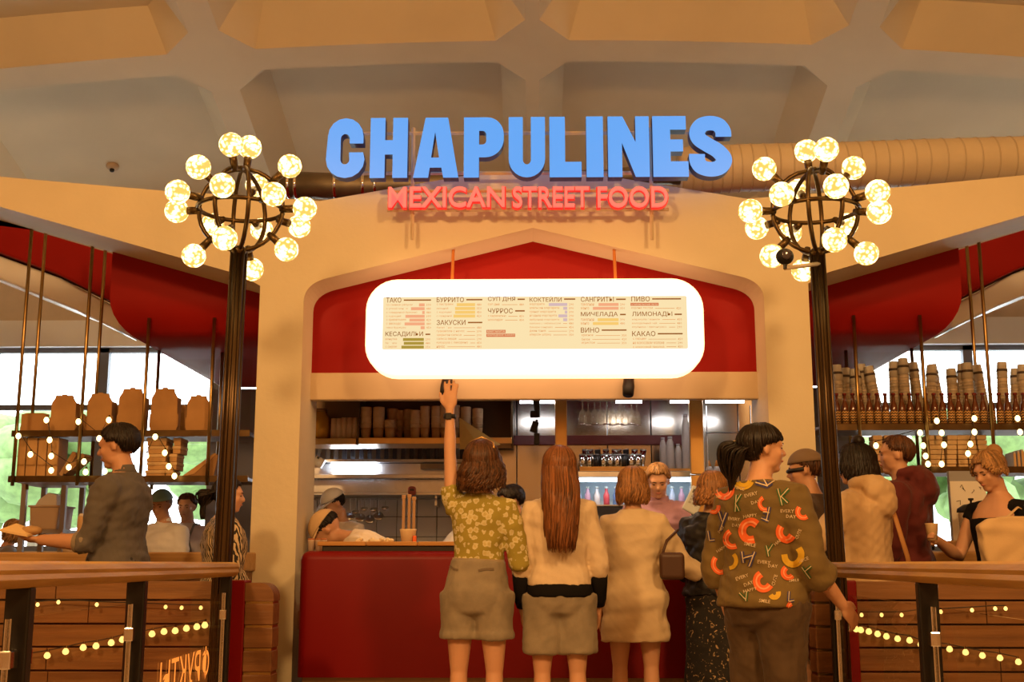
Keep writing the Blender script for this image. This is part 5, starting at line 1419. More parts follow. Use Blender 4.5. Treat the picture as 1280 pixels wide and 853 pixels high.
    def face(s):
        h = s.hh; R3 = s.HM.to_3x3(); hc = s.HM.translation
        for q in (-1, 1):
            MB().ell(hc + R3 @ (V3(q * .118, .345, .015) * h), V3(.050, .035, .022) * h, R3, 10, 7).build('eye', M('eye', (.05, .03, .02), .15), s.root, True)
            P = [hc + R3 @ (V3(q * x, y, z) * h) for x, y, z in ((.05, .40, .095), (.12, .395, .115), (.185, .345, .095))]
            MB().tube(P, [.012 * h, .015 * h, .008 * h], 6).build('eyebrow', M('brow', (.045, .022, .01), .8), s.root, True)
        P = [hc + R3 @ (V3(x, y, z) * h) for x, y, z in ((-.08, .365, -.25), (-.03, .402, -.243), (0, .405, -.246), (.03, .402, -.243), (.08, .365, -.25))]
        MB().tube(P, [.008 * h, .020 * h, .021 * h, .020 * h, .008 * h], 8).build('lips', M('lips', (.45, .15, .11), .4), s.root, True)
    # ---------------------------------------------------------------- clothing
    def top(s, name, mat, hem=.52, off=.012, sleeve=2.0, soff=.012, flare=0.0, neck=.835, amp=.006, cuff=0.0, voxel=None, sscale=1.0, wr_scale=.16, upto=None, belly=0.0, extra=None):
        H = s.H; b = s.bulk; mb = MB(); zs = [z for z in (.46, .49, .52, .56, .61, .66, .72, .755, .785, .808, .826, .838) if hem + .01 < z <= neck]
        zs = [hem] + zs; o = off / H; rings = []
        if hem < .455:
            zs = [hem] + [x for x in (.40, .43) if x > hem + .015] + zs[1:]
        for z in zs:
            hw, hd, yo = tors(max(z, .475)); hw *= b; hd *= b
            f = 1 + flare * max(0, (.62 - z)) / .15
            k = 1.0 if z < .80 else .55
            be = belly * math.exp(-((z - .60) / .07) ** 2)
            rings.append(s.ring(z, (hw + o * k) * f + be * .5, (hd + o * k) * f + be, yo, e=2.5))
        mb.loft(rings)
        for sd in (-1, 1):
            sl = sleeve[sd] if isinstance(sleeve, dict) else sleeve
            if sl <= 0: continue
            S, E, W = s.sh[sd], s.el[sd], s.wr[sd]; ins = S + (s.T(V3(0, 0, .785 * H)) - S) * .4
            so = soff
            pts = [ins, S]; rr = [.036 * H * b + so, .0335 * H * b + so]
            if sl >= 1:
                pts += [S.lerp(E, .5), E]; rr += [.0275 * H * b + so * sscale, .0235 * H * b + so * sscale]
                if sl > 1:
                    t = sl - 1
                    if t > .35: pts.append(E.lerp(W, .3)); rr.append(.0235 * H * b + so * sscale)
                    pts.append(E.lerp(W, t)); rr.append((.0235 + (.0165 - .0235) * t) * H * b + so * sscale * (1 - .35 * t) + cuff)
            else:
                pts.append(S.lerp(E, sl)); rr.append((.0335 - .007 * sl) * H * b + so * sscale + cuff)
            mb.tube(pts, rr, 16)
        if extra: extra(mb)
        me = fuse(mb, voxel or max(.010, s.voxel), 3, .5)
        if amp:
            wrinkle(me, amp, wr_scale, s.seed, (1, 1, 1.6)); wrinkle(me, amp * .4, wr_scale * .4, s.seed + 3, (1.3, 1.3, .7))
        return link(name, me, mat, s.root, True)
    def bottom(s, name, mat, hem=.27, off=.015, flare=.0, waist=.60, amp=.006, skirt=False, voxel=None, cuff=None):
        H = s.H; b = s.bulk; mb = MB(); o = off / H
        zs = [z for z in (.46, .49, .52, .56) if z < waist - .01] + [waist]
        rings = [s.ring(z, tors(z)[0] * b + o, tors(z)[1] * b + o, tors(z)[2]) for z in zs]
        if skirt:
            hw, hd, yo = tors(.49)
            rings = [s.ring(z, hw * b + o + flare * (.48 - z), hd * b + o + flare * (.48 - z), yo) for z in (hem, (hem + .46) / 2)] + rings[1:]
        if not skirt: rings = [s.ring(.44, tors(.46)[0] * b * .42, tors(.46)[1] * b * .7, 0)] + rings
        mb.loft(rings)
        if not skirt:
            for sd in (-1, 1):
                P0, P1, P2 = s.legpts(sd); pts = [P0 + V3(0, 0, .02 * H), P0]; rr = [.060 * H * b + off, .061 * H * b + off]
                L = lambda z: (P0.lerp(P1, (P0.z - z * H) / (P0.z - P1.z)) if z * H > P1.z else P1.lerp(P2, (P1.z - z * H) / (P1.z - P2.z)))
                for z in (.40, .32, .26, .18, .10, .05):
                    if z > hem + .012: pts.append(L(z)); rr.append((.034 + .055 * max(0, z - .26) * 1.6 if z > .26 else .034 - .02 * max(0, .2 - z)) * H * b + off + flare * (.5 - z) * .12 * H)
                pts.append(L(hem)); rr.append((.034 + .055 * max(0, hem - .26) * 1.6 if hem > .26 else .030) * H * b + off + flare * (.5 - hem) * .12 * H)
                mb.tube(pts, rr, 18)
                if cuff:
                    q = L(hem); q2 = L(hem + cuff); mb.tube([q, q2], rr[-1] + .008, 18)
        me = fuse(mb, voxel or max(.010, s.voxel), 6, .5)
        if amp: wrinkle(me, amp, .14, s.seed + 9, (1, 1, 1)); wrinkle(me, amp * .4, .05, s.seed + 4, (1.2, 1.2, .6))
        return link(name, me, mat, s.root, True)
    def shoes(s, mat=None):
        H = s.H; mat = mat or M('shoe_white', (.55, .5, .45), .6)
        for sd in (-1, 1):
            P = s.legpts(sd)[2]; c = V3(P.x, P.y + .045 * H, 0)
            mb = MB().ell((c.x, c.y, .045), (.05, .145, .045), None, 16, 10).ell((c.x, c.y - .07, .07), (.045, .07, .055), None, 12, 8)
            mb.v = [(x, y, max(z, .012)) for x, y, z in mb.v]
            sh = mb.build('shoe', mat, s.root, True)
            MB().prismz([(c.x + .052 * math.cos(a * .2618), c.y + .15 * math.sin(a * .2618)) for a in range(24)], 0, .02).build('sole', M('sole', (.6, .56, .5), .7), sh)
    # ---------------------------------------------------------------- hair
    def hair(s, mat, n=260, length=0.0, wave=0.0, fringe=False, spread=1.0, vol=1.0, front=1.0, th_end=1.75, inward=.0, up=False, sides=True, seed=0, rs=.0075, nape=2.45, push=0.0):
        """strands combed over the scalp that then hang straight down; length below the scalp edge in metres"""
        rnd = random.Random(s.seed + seed); h = s.hh; R3 = s.HM.to_3x3(); hc = s.HM.translation
        C = V3(0, -.06, .12); Rr = V3(.365, .455, .405) * 1.0
        Rr = V3(Rr.x * vol, Rr.y * vol, Rr.z * (1 + (vol - 1) * .7))
        def sp(az, th, k=1.0):
            return hc + R3 @ ((C + V3(Rr.x * math.sin(th) * math.sin(az) * k, Rr.y * math.sin(th) * math.cos(az) * k, Rr.z * math.cos(th) * k)) * h)
        def edge(az):
            a = abs(math.atan2(math.sin(az), math.cos(az)))
            f0 = 1.40 if fringe else .98
            last = nape if length <= 0 else th_end
            if a < .75: return f0
            if a < 1.2: return f0 + (a - .75) / .45 * (1.62 - f0)
            if a < 1.65: return 1.62 + (a - 1.2) * .12
            if a < 2.05: return 1.674 + (a - 1.65) / .4 * (last - 1.674)
            return last
        mb = MB()
        # scalp shell
        nu, nv = 28, 16; vs = []
        for i in range(nv + 1):
            th = math.pi * i / nv
            for k in range(nu):
                az = 2 * math.pi * k / nu; over = th - edge(az); kk = (.985 if length > 0 else .985 - .06 * (th / edge(az)) ** 2 if th < edge(az) else .925) - .30 * sm(over / .25)
                vs.append(sp(az, th, kk))
        fs = [(i * nu + k, i * nu + (k + 1) % nu, (i + 1) * nu + (k + 1) % nu, (i + 1) * nu + k) for i in range(nv) for k in range(nu)]
        mb.add(vs, fs); tones = [.75] * len(mb.v)
        for i in range(n):
            az = rnd.uniform(-math.pi, math.pi)
            e = edge(az) + rnd.uniform(-.06, .06); th0 = rnd.uniform(.02, .6) if rnd.random() < .7 else rnd.uniform(.5, e * .9)
            a = abs(az); pts = []
            daz = rnd.uniform(-.15, .15)
            for t in range(6):
                th = th0 + (e - th0) * t / 5; lift = 1.0 + .02 * math.sin(i) + .012 * rnd.random() - (.055 * (t / 5) ** 2 if length <= 0 else 0)
                pts.append(sp(az + daz * t / 5, th, lift))
            rad = [rs * .5] + [rs] * 5
            if length > 0 and a > front:
                p = pts[-1].copy(); out = (pts[-1] - hc); out.z = 0; out.normalize(); L = length * rnd.uniform(.82, 1.04); ph = rnd.uniform(0, 6.28); st = 8
                for t in range(1, st + 1):
                    u = t / st
                    q = p + V3(0, 0, -L * u) + out * (spread - 1) * .12 * math.sin(u * 2.2) - out * inward * u * u
                    if push: q.y -= push * sm(u * 2.4) * (1 if a > 1.3 else .6); q.x *= 1 - .38 * u
                    if wave: q += V3(math.sin(ph + u * 9), math.cos(ph * 1.3 + u * 8), 0) * wave * (.3 + u)
                    pts.append(q); rad.append(rs * (1.0 if t < st - 1 else .55 if t == st - 1 else .15))
            elif up:
                pts[-1] += (pts[-1] - hc).normalized() * .006; rad[-1] = rs * .3
            else: rad[-1] = rs * .35
            mb.tube(pts, rad, 4, caps=True); tones += [rnd.choice((.45, .7, .9, 1.0, 1.15, 1.5))] * (len(mb.v) - len(tones))
        o = mb.build('hair', mat, s.root, True, fix=False); o.data.attributes.new('tone', 'FLOAT', 'POINT').data.foreach_set('value', tones); return o
    def toW(s, p): return Matrix.Translation(s.root.location) @ Matrix.Rotation(s.rot, 4, 'Z') @ p
    def toL(s, p): return Matrix.Rotation(-s.rot, 4, 'Z') @ (Vector(p) - Vector(s.root.location))
    def headp(s, x, y, z): return s.HM @ (V3(x, y, z) * s.hh)

def knot(P, name, mat, c, r):
    mb = MB().ell(c, r, None, 14, 10); o = mb.build(name, mat, P.root, True); o.data.attributes.new('tone', 'FLOAT', 'POINT').data.foreach_set('value', [1.0] * len(o.data.vertices)); return o
def tail(P, pts, r, mat, n=60, name='ponytail', wave=.006):
    rnd = random.Random(P.seed); mb = MB(); pts = [Vector(p) for p in pts]; tones = []
    for i in range(n):
        a = rnd.uniform(0, 6.28); q = math.sqrt(rnd.random()); ph = rnd.uniform(0, 6)
        o = V3(math.cos(a), math.sin(a), math.sin(a * 2) * .3) * q
        L = []
        for k, p in enumerate(catmull([tuple(x) for x in pts], 4)):
            u = k / (4 * (len(pts) - 1)); rr = r * (math.sin(min(1, u * 1.25 + .22) * math.pi) ** .6 * .9 + .12)
            L.append(Vector(p) + o * rr + V3(math.sin(ph + u * 7), math.cos(ph + u * 6), 0) * wave)
        mb.tube(L, [.006] * (len(L) - 2) + [.004, .001], 4); tones += [rnd.choice((.5, .8, 1.0, 1.4))] * (len(mb.v) - len(tones))
    ob = mb.build(name, mat, P.root, True, fix=False); ob.data.attributes.new('tone', 'FLOAT', 'POINT').data.foreach_set('value', tones); return ob
def hairmat(name, c, c2=None):
    m = M('hair_' + name, c, .40, spec=.35); nt = m.node_tree; b = nt.nodes['Principled BSDF']
    at_ = nt.nodes.new('ShaderNodeAttribute'); at_.attribute_name = 'tone'
    mx = nt.nodes.new('ShaderNodeVectorMath'); mx.operation = 'SCALE'; mx.inputs[0].default_value = c
    nt.links.new(at_.outputs['Fac'], mx.inputs['Scale']); nt.links.new(mx.outputs[0], b.inputs['Base Color'])
    return m
m_hdark = hairmat('black', (.014, .009, .007)); m_hbrown = hairmat('brown', (.085, .034, .013)); m_hlong = hairmat('auburn', (.20, .075, .024)); m_hblond = hairmat('blond', (.32, .17, .065)); m_hlt = hairmat('honey', (.28, .13, .045)); m_hgrey = hairmat('grey', (.25, .2, .16))

def prints(P, garment, items):
    """lay flat printed shapes on a garment; items: (mesh in photo pixels, material, name)"""
    me = garment.data; bvh = BVHTree.FromPolygons([v.co.copy() for v in me.vertices], [tuple(p.vertices) for p in me.polygons])
    O = P.toL(CAMO); inv = Matrix.Rotation(-P.rot, 3, 'Z')
    for pm, mat, nm, lift in items:
        a = mesh_np(pm); out = []; ok = True
        for x, y, z in a:
            hit, nrm, idx, dist = bvh.ray_cast(O, (inv @ ray(float(x), float(y))).normalized())
            if hit is None: out.append(None)
            else: out.append(hit + nrm * lift if nrm.dot(inv @ ray(float(x), float(y))) < 0 else hit - nrm * lift)
        bm = bmesh.new(); bm.from_mesh(pm); bm.verts.ensure_lookup_table()
        dead = []
        for v, o in zip(bm.verts, out):
            if o is None: dead.append(v)
            else: v.co = o
        if dead: bmesh.ops.delete(bm, geom=dead, context='VERTS')
        # drop faces stretched over an outline
        bad = [f for f in bm.faces if max(e.calc_length() for e in f.edges) > .08]
        if bad: bmesh.ops.delete(bm, geom=bad, context='FACES')
        if len(bm.faces):
            m2 = bpy.data.meshes.new(nm); bm.to_mesh(m2); link(nm, m2, mat, garment)
        bm.free()
def strip_mesh(P, w, n=5, closed=False):
    """flat ribbon in photo pixels along control points"""
    Q = catmull(P, n) if len(P) > 2 else [tuple(P[0][c] + (P[1][c] - P[0][c]) * t / 4 for c in (0, 1)) for t in range(5)]
    o = stroke2(Q, w); m = len(Q); vs = [(x, y, 0) for x, y in o]; mids = []
    me = bpy.data.meshes.new('strip'); me.from_pydata(vs, [], [(i, i + 1, 2 * m - 2 - i, 2 * m - 1 - i) for i in range(m - 1)]); return me
def word_mesh(s, cx, cy, size, rot=0.0):
    me = text_mesh(s, size, 0, .012 * size, 'CENTER', 1); a = mesh_np(me)
    bm = bmesh.new(); bm.from_mesh(me); bmesh.ops.triangulate(bm, faces=bm.faces); bm.to_mesh(me); bm.free(); a = mesh_np(me)
    c, si = math.cos(rot), math.sin(rot); x = a[:, 0]; y = a[:, 1] - size * .35
    set_np(me, np.stack([cx + c * x + si * y, cy + si * x - c * y, np.zeros(len(a))], 1)); return me
# ------------------------------------------------------------------ the people in the queue
def cloth(name, c=(.5, .5, .5), var=.12, bump=.25, bscale=90, rough=.85, base2=None, vscale=6): return M(name, c, rough, var=var, vscale=vscale, bump=bump, bscale=bscale, base2=base2, sheen=.08, bdist=.003)
m_shoe_d = M('shoe_dark', (.03, .025, .02), .5)
# floral cotton
m_floral = M('floral_cotton', (.36, .30, .06), .85)
nt = m_floral.node_tree; bs = nt.nodes['Principled BSDF']
tc = nt.nodes.new('ShaderNodeTexCoord')
v1 = nt.nodes.new('ShaderNodeTexVoronoi'); v1.inputs['Scale'].default_value = 27; v1.inputs['Randomness'].default_value = .75
nzf = nt.nodes.new('ShaderNodeTexNoise'); nzf.inputs['Scale'].default_value = 75; nzf.inputs['Detail'].default_value = 1
mx = nt.nodes.new('ShaderNodeMath'); mx.operation = 'MULTIPLY_ADD'; mx.inputs[1].default_value = .55; mx.inputs[2].default_value = -.27
ad = nt.nodes.new('ShaderNodeMath'); ad.operation = 'ADD'
rp = nt.nodes.new('ShaderNodeValToRGB'); rp.color_ramp.elements[0].position = .40; rp.color_ramp.elements[0].color = (.66, .60, .36, 1); rp.color_ramp.elements[1].position = .45; rp.color_ramp.elements[1].color = (.33, .27, .045, 1)
e_ = rp.color_ramp.elements.new(.10); e_.color = (.52, .42, .14, 1)
nt.links.new(tc.outputs['Object'], v1.inputs['Vector']); nt.links.new(tc.outputs['Object'], nzf.inputs['Vector'])
nt.links.new(nzf.outputs['Fac'], mx.inputs[0]); nt.links.new(mx.outputs[0], ad.inputs[0]); nt.links.new(v1.outputs['Distance'], ad.inputs[1])
nt.links.new(ad.outputs[0], rp.inputs[0]); nt.links.new(rp.outputs[0], bs.inputs['Base Color'])
m_denim = cloth('pale_denim', (.30, .25, .175), .25, .3, 150, vscale=10)
m_sweat = cloth('cream_sweat', (.70, .56, .38), .06)
m_blackc = M('black_cloth', (.007, .006, .006), .9, spec=.2, bump=.2, bscale=90, bdist=.003)
m_linen = cloth('cream_linen', (.66, .52, .33), .06)

# 1 woman in a floral shirt, arm raised
P = Person('woman in a yellow floral shirt and denim shorts raising one arm towards the menu board', 597, 549, 6.3, -8, tone='mid', voxel=.008, head_yaw=-6, head_pitch=8, side=2.5, bulk=.86,
           arms={-1: dict(u=(-.10, .16, 1.0), f=(-.03, .10, 1.0), h=(.03, .04, 1), n=(.0, 1, 0), curl=.12, spread=.16, thumb=(-1, 0, 0)), 1: dict(u=(.20, .05, -1), f=(-.15, 1, -.05), curl=.8)})
P.body(); fs_ = P.top('floral_shirt', m_floral, hem=.60, off=.012, sleeve={-1: .35, 1: 1.35}, soff=.014, flare=.0, amp=.008, neck=.832, sscale=1.3)
sh_ = P.bottom('denim_shorts', m_denim, hem=.375, off=.024, flare=.5, waist=.62, amp=.006, cuff=.022); P.shoes()
MB().loft([P.ring(z, tors(z)[0] * P.bulk + .012, tors(z)[1] * P.bulk + .012, tors(z)[2]) for z in (.60, .622)]).build('waistband', cloth('denim_band', (.34, .26, .16)), P.root, True)
P.hair(m_hbrown, 900, .15, .014, vol=1.12, front=.9, spread=1.2, rs=.006)
for d_ in ((600, 715, 612, 713), (615, 713, 624, 716)): pass
prints(P, sh_, [(strip_mesh([(598, 714), (607, 712), (617, 712)], 3.0), cloth('denim_dark', (.16, .12, .08)), 'pocket_welt', .004), (strip_mesh([(561, 706), (567, 711), (573, 713)], 2.4), cloth('denim_dark'), 'pocket_welt', .004)])
MB().tube([P.headp(-.28, -.05, .50), P.headp(0, .06, .62), P.headp(.30, -.02, .47), P.headp(.36, -.2, .36)], .007, 6).build('sunglasses', M('frame_gold', (.55, .32, .10), .3, .6), P.root, True)
w_ = P.wr[-1]; d_ = P.hd[-1][0]
MB().tube([w_ - d_ * .050, w_ - d_ * .028], .0345, 16).build('watch_strap', m_black, P.root, True)
MB().boxm(Matrix.Translation(w_ - d_ * .04 + V3(.0, -.033, 0)), .032, .012, .036).build('watch_face', m_blacksteel, P.root, bevel=.004)

# 2 woman with long straight hair
P = Person('woman with long straight auburn hair in a cream sweatshirt with black cuffs and hem', 698, 556, 6.35, 3, tone='mid', voxel=.009, head_pitch=6, head_roll=2,
           arms={-1: dict(u=(-.20, .0, -1), f=(.06, .25, -1), curl=.7), 1: dict(u=(.22, .0, -1), f=(.02, .40, -1), curl=.7)}, bulk=.86)
P.body(); P.top('sweatshirt', m_sweat, hem=.545, off=.034, sleeve=1.25, soff=.020, amp=.009, neck=.838, sscale=1.15)
MB().loft([P.ring(z, tors(z)[0] * P.bulk + k, tors(z)[1] * P.bulk + k, tors(z)[2]) for z, k in ((.512, .017), (.520, .0205), (.545, .0215), (.553, .017))]).build('black_hem', m_blackc, P.root, True)
for sd in (-1, 1):
    E, W = P.el[sd], P.wr[sd]; MB().tube([E.lerp(W, .15), E.lerp(W, .5), E.lerp(W, .8), E.lerp(W, .95)], [.050, .047, .043, .034], 18).build('black_cuff', m_blackc, P.root, True)
P.bottom('long_shorts', m_denim, hem=.335, off=.026, flare=.75, waist=.55, amp=.006); P.shoes()
P.hair(m_hlong, 900, .43, .006, vol=1.09, front=.85, spread=1.25, rs=.006, inward=.0, push=.085)

# 3 woman in a long cream shirt dress
P = Person('woman with a blond bob in a loose cream shirt dress leaning to the counter', 790, 582, 6.95, -6, tone='mid', voxel=.009, head_yaw=-10, head_pitch=-4,
           arms={-1: dict(u=(-.24, .0, -1), f=(.02, .12, -1), curl=.5), 1: dict(u=(.50, .25, -.85), f=(.80, .55, -.42), curl=.6, n=(0, 0, -1))}, bulk=.88)
P.body(); P.top('shirt_dress', m_linen, hem=.365, off=.040, sleeve={-1: 1.55, 1: 1.55}, soff=.026, flare=.10, amp=.010, neck=.842, sscale=1.15)
P.shoes(); P.hair(m_hlt, 700, .12, .006, vol=1.10, front=.75, spread=1.12, rs=.0055, inward=.015)

# 5 woman in black
P = Person('woman with short brown hair in a black puffer jacket and speckled black skirt', 889, 588, 7.12, -35, tone='mid', voxel=.010, head_yaw=20, bulk=.9,
           arms={-1: dict(u=(-.30, .15, -1), f=(.25, .9, -.1), curl=.6), 1: dict(u=(.2, 0, -1), f=(0, .4, -1), curl=.6)})
P.body(); P.top('puffer_jacket', M('puffer_black', (.012, .011, .011), .55, var=.2, bump=.3, bscale=8), hem=.53, off=.045, sleeve=1.85, soff=.035, amp=.012, neck=.842, wr_scale=.10)
m_spk = M('speckled_black', (.014, .012, .010), .8)
nt = m_spk.node_tree; bs = nt.nodes['Principled BSDF']; tc = nt.nodes.new('ShaderNodeTexCoord'); vz = nt.nodes.new('ShaderNodeTexNoise'); vz.inputs['Scale'].default_value = 26; vz.inputs['Detail'].default_value = 2; vz.inputs['Distortion'].default_value = 2.2
rp = nt.nodes.new('ShaderNodeValToRGB'); rp.color_ramp.elements[0].position = .62; rp.color_ramp.elements[0].color = (.012, .010, .008, 1); rp.color_ramp.elements[1].position = .68; rp.color_ramp.elements[1].color = (.42, .28, .14, 1)
nt.links.new(tc.outputs['Object'], vz.inputs['Vector']); nt.links.new(vz.outputs['Fac'], rp.inputs[0]); nt.links.new(rp.outputs[0], bs.inputs['Base Color'])
P.bottom('speckled_skirt', m_spk, hem=.10, off=.03, flare=.05, waist=.58, skirt=True); P.shoes(m_shoe_d)
P.hair(m_hlt, 500, .10, .010, vol=1.10, front=.9, spread=1.15, rs=.008)
bg = thing('handbag', 'small dark brown leather handbag hanging by the black puffer jacket', 'bag', at(840, 708, 6.75))
MB().boxm(Matrix.Identity(4), .14, .05, .15).build('bag_body', M('bag_brown', (.07, .03, .015), .45), bg, bevel=.03, seg=4)
MB().tube([(-.05, 0, .07), (-.02, .05, .14), (.05, .12, .20)], .008, 8).build('bag_strap', M('bag_brown'), bg, True)

# 6 woman in the letter print jacket
P6 = P = Person('woman with a black ponytail in an olive jacket printed with bright letters', 948, 527, 5.3, -48, tone='mid', voxel=.008, head_yaw=-34, head_pitch=0, bulk=1.02,
           arms={1: dict(u=(.22, .10, -1), f=(.10, .62, -.62), curl=.5, n=(-1, 0, 0)), -1: dict(u=(-.25, -.08, -1), f=(.05, .3, -1), curl=.5)})
P.body(); m_olive = cloth('olive_cotton', (.17, .115, .034), .18, .25, 60)
jk = P.top('print_jacket', m_olive, hem=.505, off=.035, sleeve=1.42, soff=.028, flare=.02, amp=.008, neck=.842, sscale=1.2, cuff=.006, belly=.006)
P.bottom('brown_trousers', cloth('brown_trouser', (.085, .05, .022), .2, .3, 40), hem=.04, off=.022, flare=.10, waist=.58, amp=.012); P.shoes(m_shoe_d)
P.hair(m_hdark, 420, 0, 0, vol=1.06, fringe=True, rs=.006, nape=2.6)
b0 = P.headp(0, -.50, .02); 
tail(P, [P.headp(0, -.42, .08), P.headp(-.02, -.60, -.02), P.headp(-.06, -.66, -.40), P.headp(-.12, -.62, -.85), P.headp(-.16, -.58, -1.12)], .066, m_hdark, 170)
MB().tube([b0 + V3(.035 * math.cos(a * .45), .012 * math.sin(a * 2), .035 * math.sin(a * .45)) for a in range(15)], .010, 6).build('hair_tie', M('scrunchie', (.35, .24, .10), .6), P.root, True)
mo, my, mb_, mg, mw = (M('print_orange', (.78, .14, .03), .7), M('print_yellow', (.66, .42, .03), .7), M('print_blue', (.05, .05, .14), .7), M('print_green', (.035, .11, .03), .7), M('print_white', (.62, .50, .32), .7))
msal = M('print_salmon', (.9, .36, .18), .7)
big_ = []
def glyph(pts, w, mat, inner=None, lift=.0035):
    big_.append((strip_mesh(pts, w), mat, 'printed_letter', lift))
    if inner: big_.append((strip_mesh(pts, w * .22), inner, 'printed_line', lift + .0015))
def C_(x, y, r, rot, mat, w=8, inner=msal, span=4.4):
    glyph([(x + r * math.cos(rot + span * (i / 7 - .5)), y + r * 1.1 * math.sin(rot + span * (i / 7 - .5))) for i in range(8)], w, mat, inner)
C_(939, 664, 10.5, math.pi + .2, mo, 10, msal); C_(906, 612, 9, 1.6, mo, 8, msal, 3.6); C_(983, 665, 9, 2.2, mo, 9, msal, 3.4); C_(930, 598, 10, 1.3, my, 8, my, 3.2)
C_(991, 694, 11, 1.2, my, 8, my, 4.0); C_(955, 727, 9, 2.4, mo, 9, msal, 3.8); C_(917, 674, 9, 2.7, mo, 7, msal, 3.2); C_(985, 716, 6, 2.4, mo, 7, msal, 3.6); C_(957, 630, 7, 2.8, mo, 5, msal, 3.0)
C_(902, 705, 10, 2.6, mo, 6, msal, 2.6); C_(912, 701, 9, .3, my, 5, my, 2.4); C_(893, 634, 6, 1.2, mo, 5, msal, 3); C_(968, 742, 5, 1.2, my, 6, my, 3); C_(1004, 640, 7, 2.4, mo, 6, msal, 3); C_(990, 760, 5, 3, mo, 6, msal, 3)
def L_(segs, w, mat, inner):
    for sg in segs: glyph(sg, w, mat, None)
    for sg in segs: big_.append((strip_mesh(sg, w * .24), inner, 'printed_line', .0055))
L_([[(945, 604), (960, 609)], [(958, 609), (972, 600)], [(953, 598), (959, 608)]], 6, mb_, mw)
L_([[(973, 612), (978, 632)], [(986, 612), (976, 622)], [(977, 621), (985, 629)]], 5, mg, mw)
L_([[(921, 620), (920, 640)], [(927, 619), (920, 630)], [(920, 629), (925, 639)]], 4, mg, mw)
L_([[(900, 640), (904, 652)], [(909, 641), (901, 664)]], 5, mb_, mw)
L_([[(962, 634), (958, 652)], [(952, 648), (961, 652)], [(954, 640), (962, 641)]], 5, mb_, mw)
L_([[(928, 690), (930, 704)], [(930, 698), (942, 695)], [(944, 690), (937, 709)]], 5, mb_, mw)
L_([[(958, 682), (961, 696)], [(966, 680), (960, 690)]], 4, mg, mw)
L_([[(1003, 709), (1013, 723)], [(1014, 708), (1007, 714)]], 4, mg, mw)
L_([[(925, 742), (933, 750)], [(934, 740), (933, 752)]], 4, mg, mw)
L_([[(886, 664), (888, 676)], [(888, 676), (894, 675)]], 4, mb_, mw); L_([[(986, 740), (985, 752)], [(985, 752), (992, 751)]], 4, mb_, mw)
for wd, x, y, sz, r_ in (('NICE', 925, 611, 5, .2), ('SMILE', 902, 622, 4.6, .2), ('EVERY', 939, 619, 5.2, -.25), ('DAY', 945, 628, 5.2, -.25), ('HAPPY', 938, 645, 5, -.15), ('EVERY', 984, 639, 5.4, .02), ('DAY', 989, 646, 5.4, .05), ('SMILE', 938, 681, 5.2, .2), ('EVERY', 955, 703, 5, .1), ('DAY', 966, 708, 5, .1),
                       ('EVERY', 928, 722, 5.2, -.35), ('DAY', 936, 730, 5.2, -.35), ('CUTE', 968, 726, 5, -1.3), ('HAPPY', 938, 738, 5, -.25), ('SMILE', 956, 752, 5, .12), ('EVERY', 918, 649, 4.6, .1), ('DAY', 921, 657, 4.6, .1), ('HAPPY', 903, 686, 4.8, -.5), ('NICE', 1005, 700, 5, -.4), ('SMILE', 992, 726, 4.6, -.1), ('CUTE', 998, 668, 4.6, -1.2), ('HAPPY', 974, 676, 4.6, -.7), ('DAY', 902, 662, 4.4, -.9)):
    big_.append((word_mesh(wd, x, y, sz * 1.15, r_), mw, 'printed_word', .004))
prints(P, jk, big_)

# 7 man with a cap
P = Person('man in a grey brown cap and dark brown jacket behind the letter print jacket', 1010, 562, 7.38, 62, tone='tan', voxel=.010, head_yaw=14, head_pitch=-6,
           arms={-1: dict(u=(-.2, .1, -1), f=(0, .7, -.6), curl=.7), 1: dict(u=(.2, 0, -1), f=(0, .3, -1), curl=.6)}, legs={-1: dict(knee=(-.056, .06, .28), ankle=(-.058, .0, .06)), 1: dict(knee=(.056, .02, .27), ankle=(.058, -.16, .08))}, bulk=1.05)
P.body(); P.top('brown_jacket', cloth('dark_brown_cloth', (.075, .042, .022), .2), hem=.50, off=.035, sleeve=1.9, soff=.026, amp=.008, neck=.845)
P.bottom('black_shorts', m_blackc, hem=.34, off=.03, flare=.4, waist=.56); P.shoes(m_shoe_d)
P.hair(m_hbrown, 160, 0, 0, vol=.98, rs=.005, nape=2.4)
def cap_hat(P, mat, peak=True, back=False):
    h = P.hh; R3 = P.HM.to_3x3(); mb = MB(); C = V3(0, -.06, .13); nu, nv = 24, 8; vs = []
    for i in range(nv + 1):
        th = 1.42 * i / nv
        for k in range(nu):
            az = 2 * math.pi * k / nu; vs.append(P.HM @ ((C + V3(.40 * math.sin(th) * math.sin(az), .50 * math.sin(th) * math.cos(az), .46 * math.cos(th) + .02)) * h))
    fs = [(i * nu + k, i * nu + (k + 1) % nu, (i + 1) * nu + (k + 1) % nu, (i + 1) * nu + k) for i in range(nv) for k in range(nu)]
    mb.add(vs, fs); o = mb.build('cap', mat, P.root, True); so = o.modifiers.new('s', 'SOLIDIFY'); so.thickness = .006
    if peak:
        sg = -1 if back else 1
        top_ = [P.HM @ (V3(.36 * math.sin(a), sg * (.30 + .38 * math.cos(a) ** .8 if math.cos(a) > 0 else .30), .22 - .12 * max(0, math.cos(a)) - .02) * h) for a in [(-1.45 + 2.9 * i / 12) for i in range(13)]]
        bas = [P.HM @ (V3(.38 * math.sin(a), sg * .36 * math.cos(a) + (-.02), .22) * h) for a in [(-1.45 + 2.9 * i / 12) for i in range(13)]]
        m2 = MB(); m2.add(bas + top_, [(i, i + 1, 14 + i, 13 + i) for i in range(12)]); b = m2.build('cap_peak', mat, o, True, fix=False); q = b.modifiers.new('s', 'SOLIDIFY'); q.thickness = .008
    return o
cap_hat(P, cloth('cap_taupe', (.20, .13, .075)), peak=False)
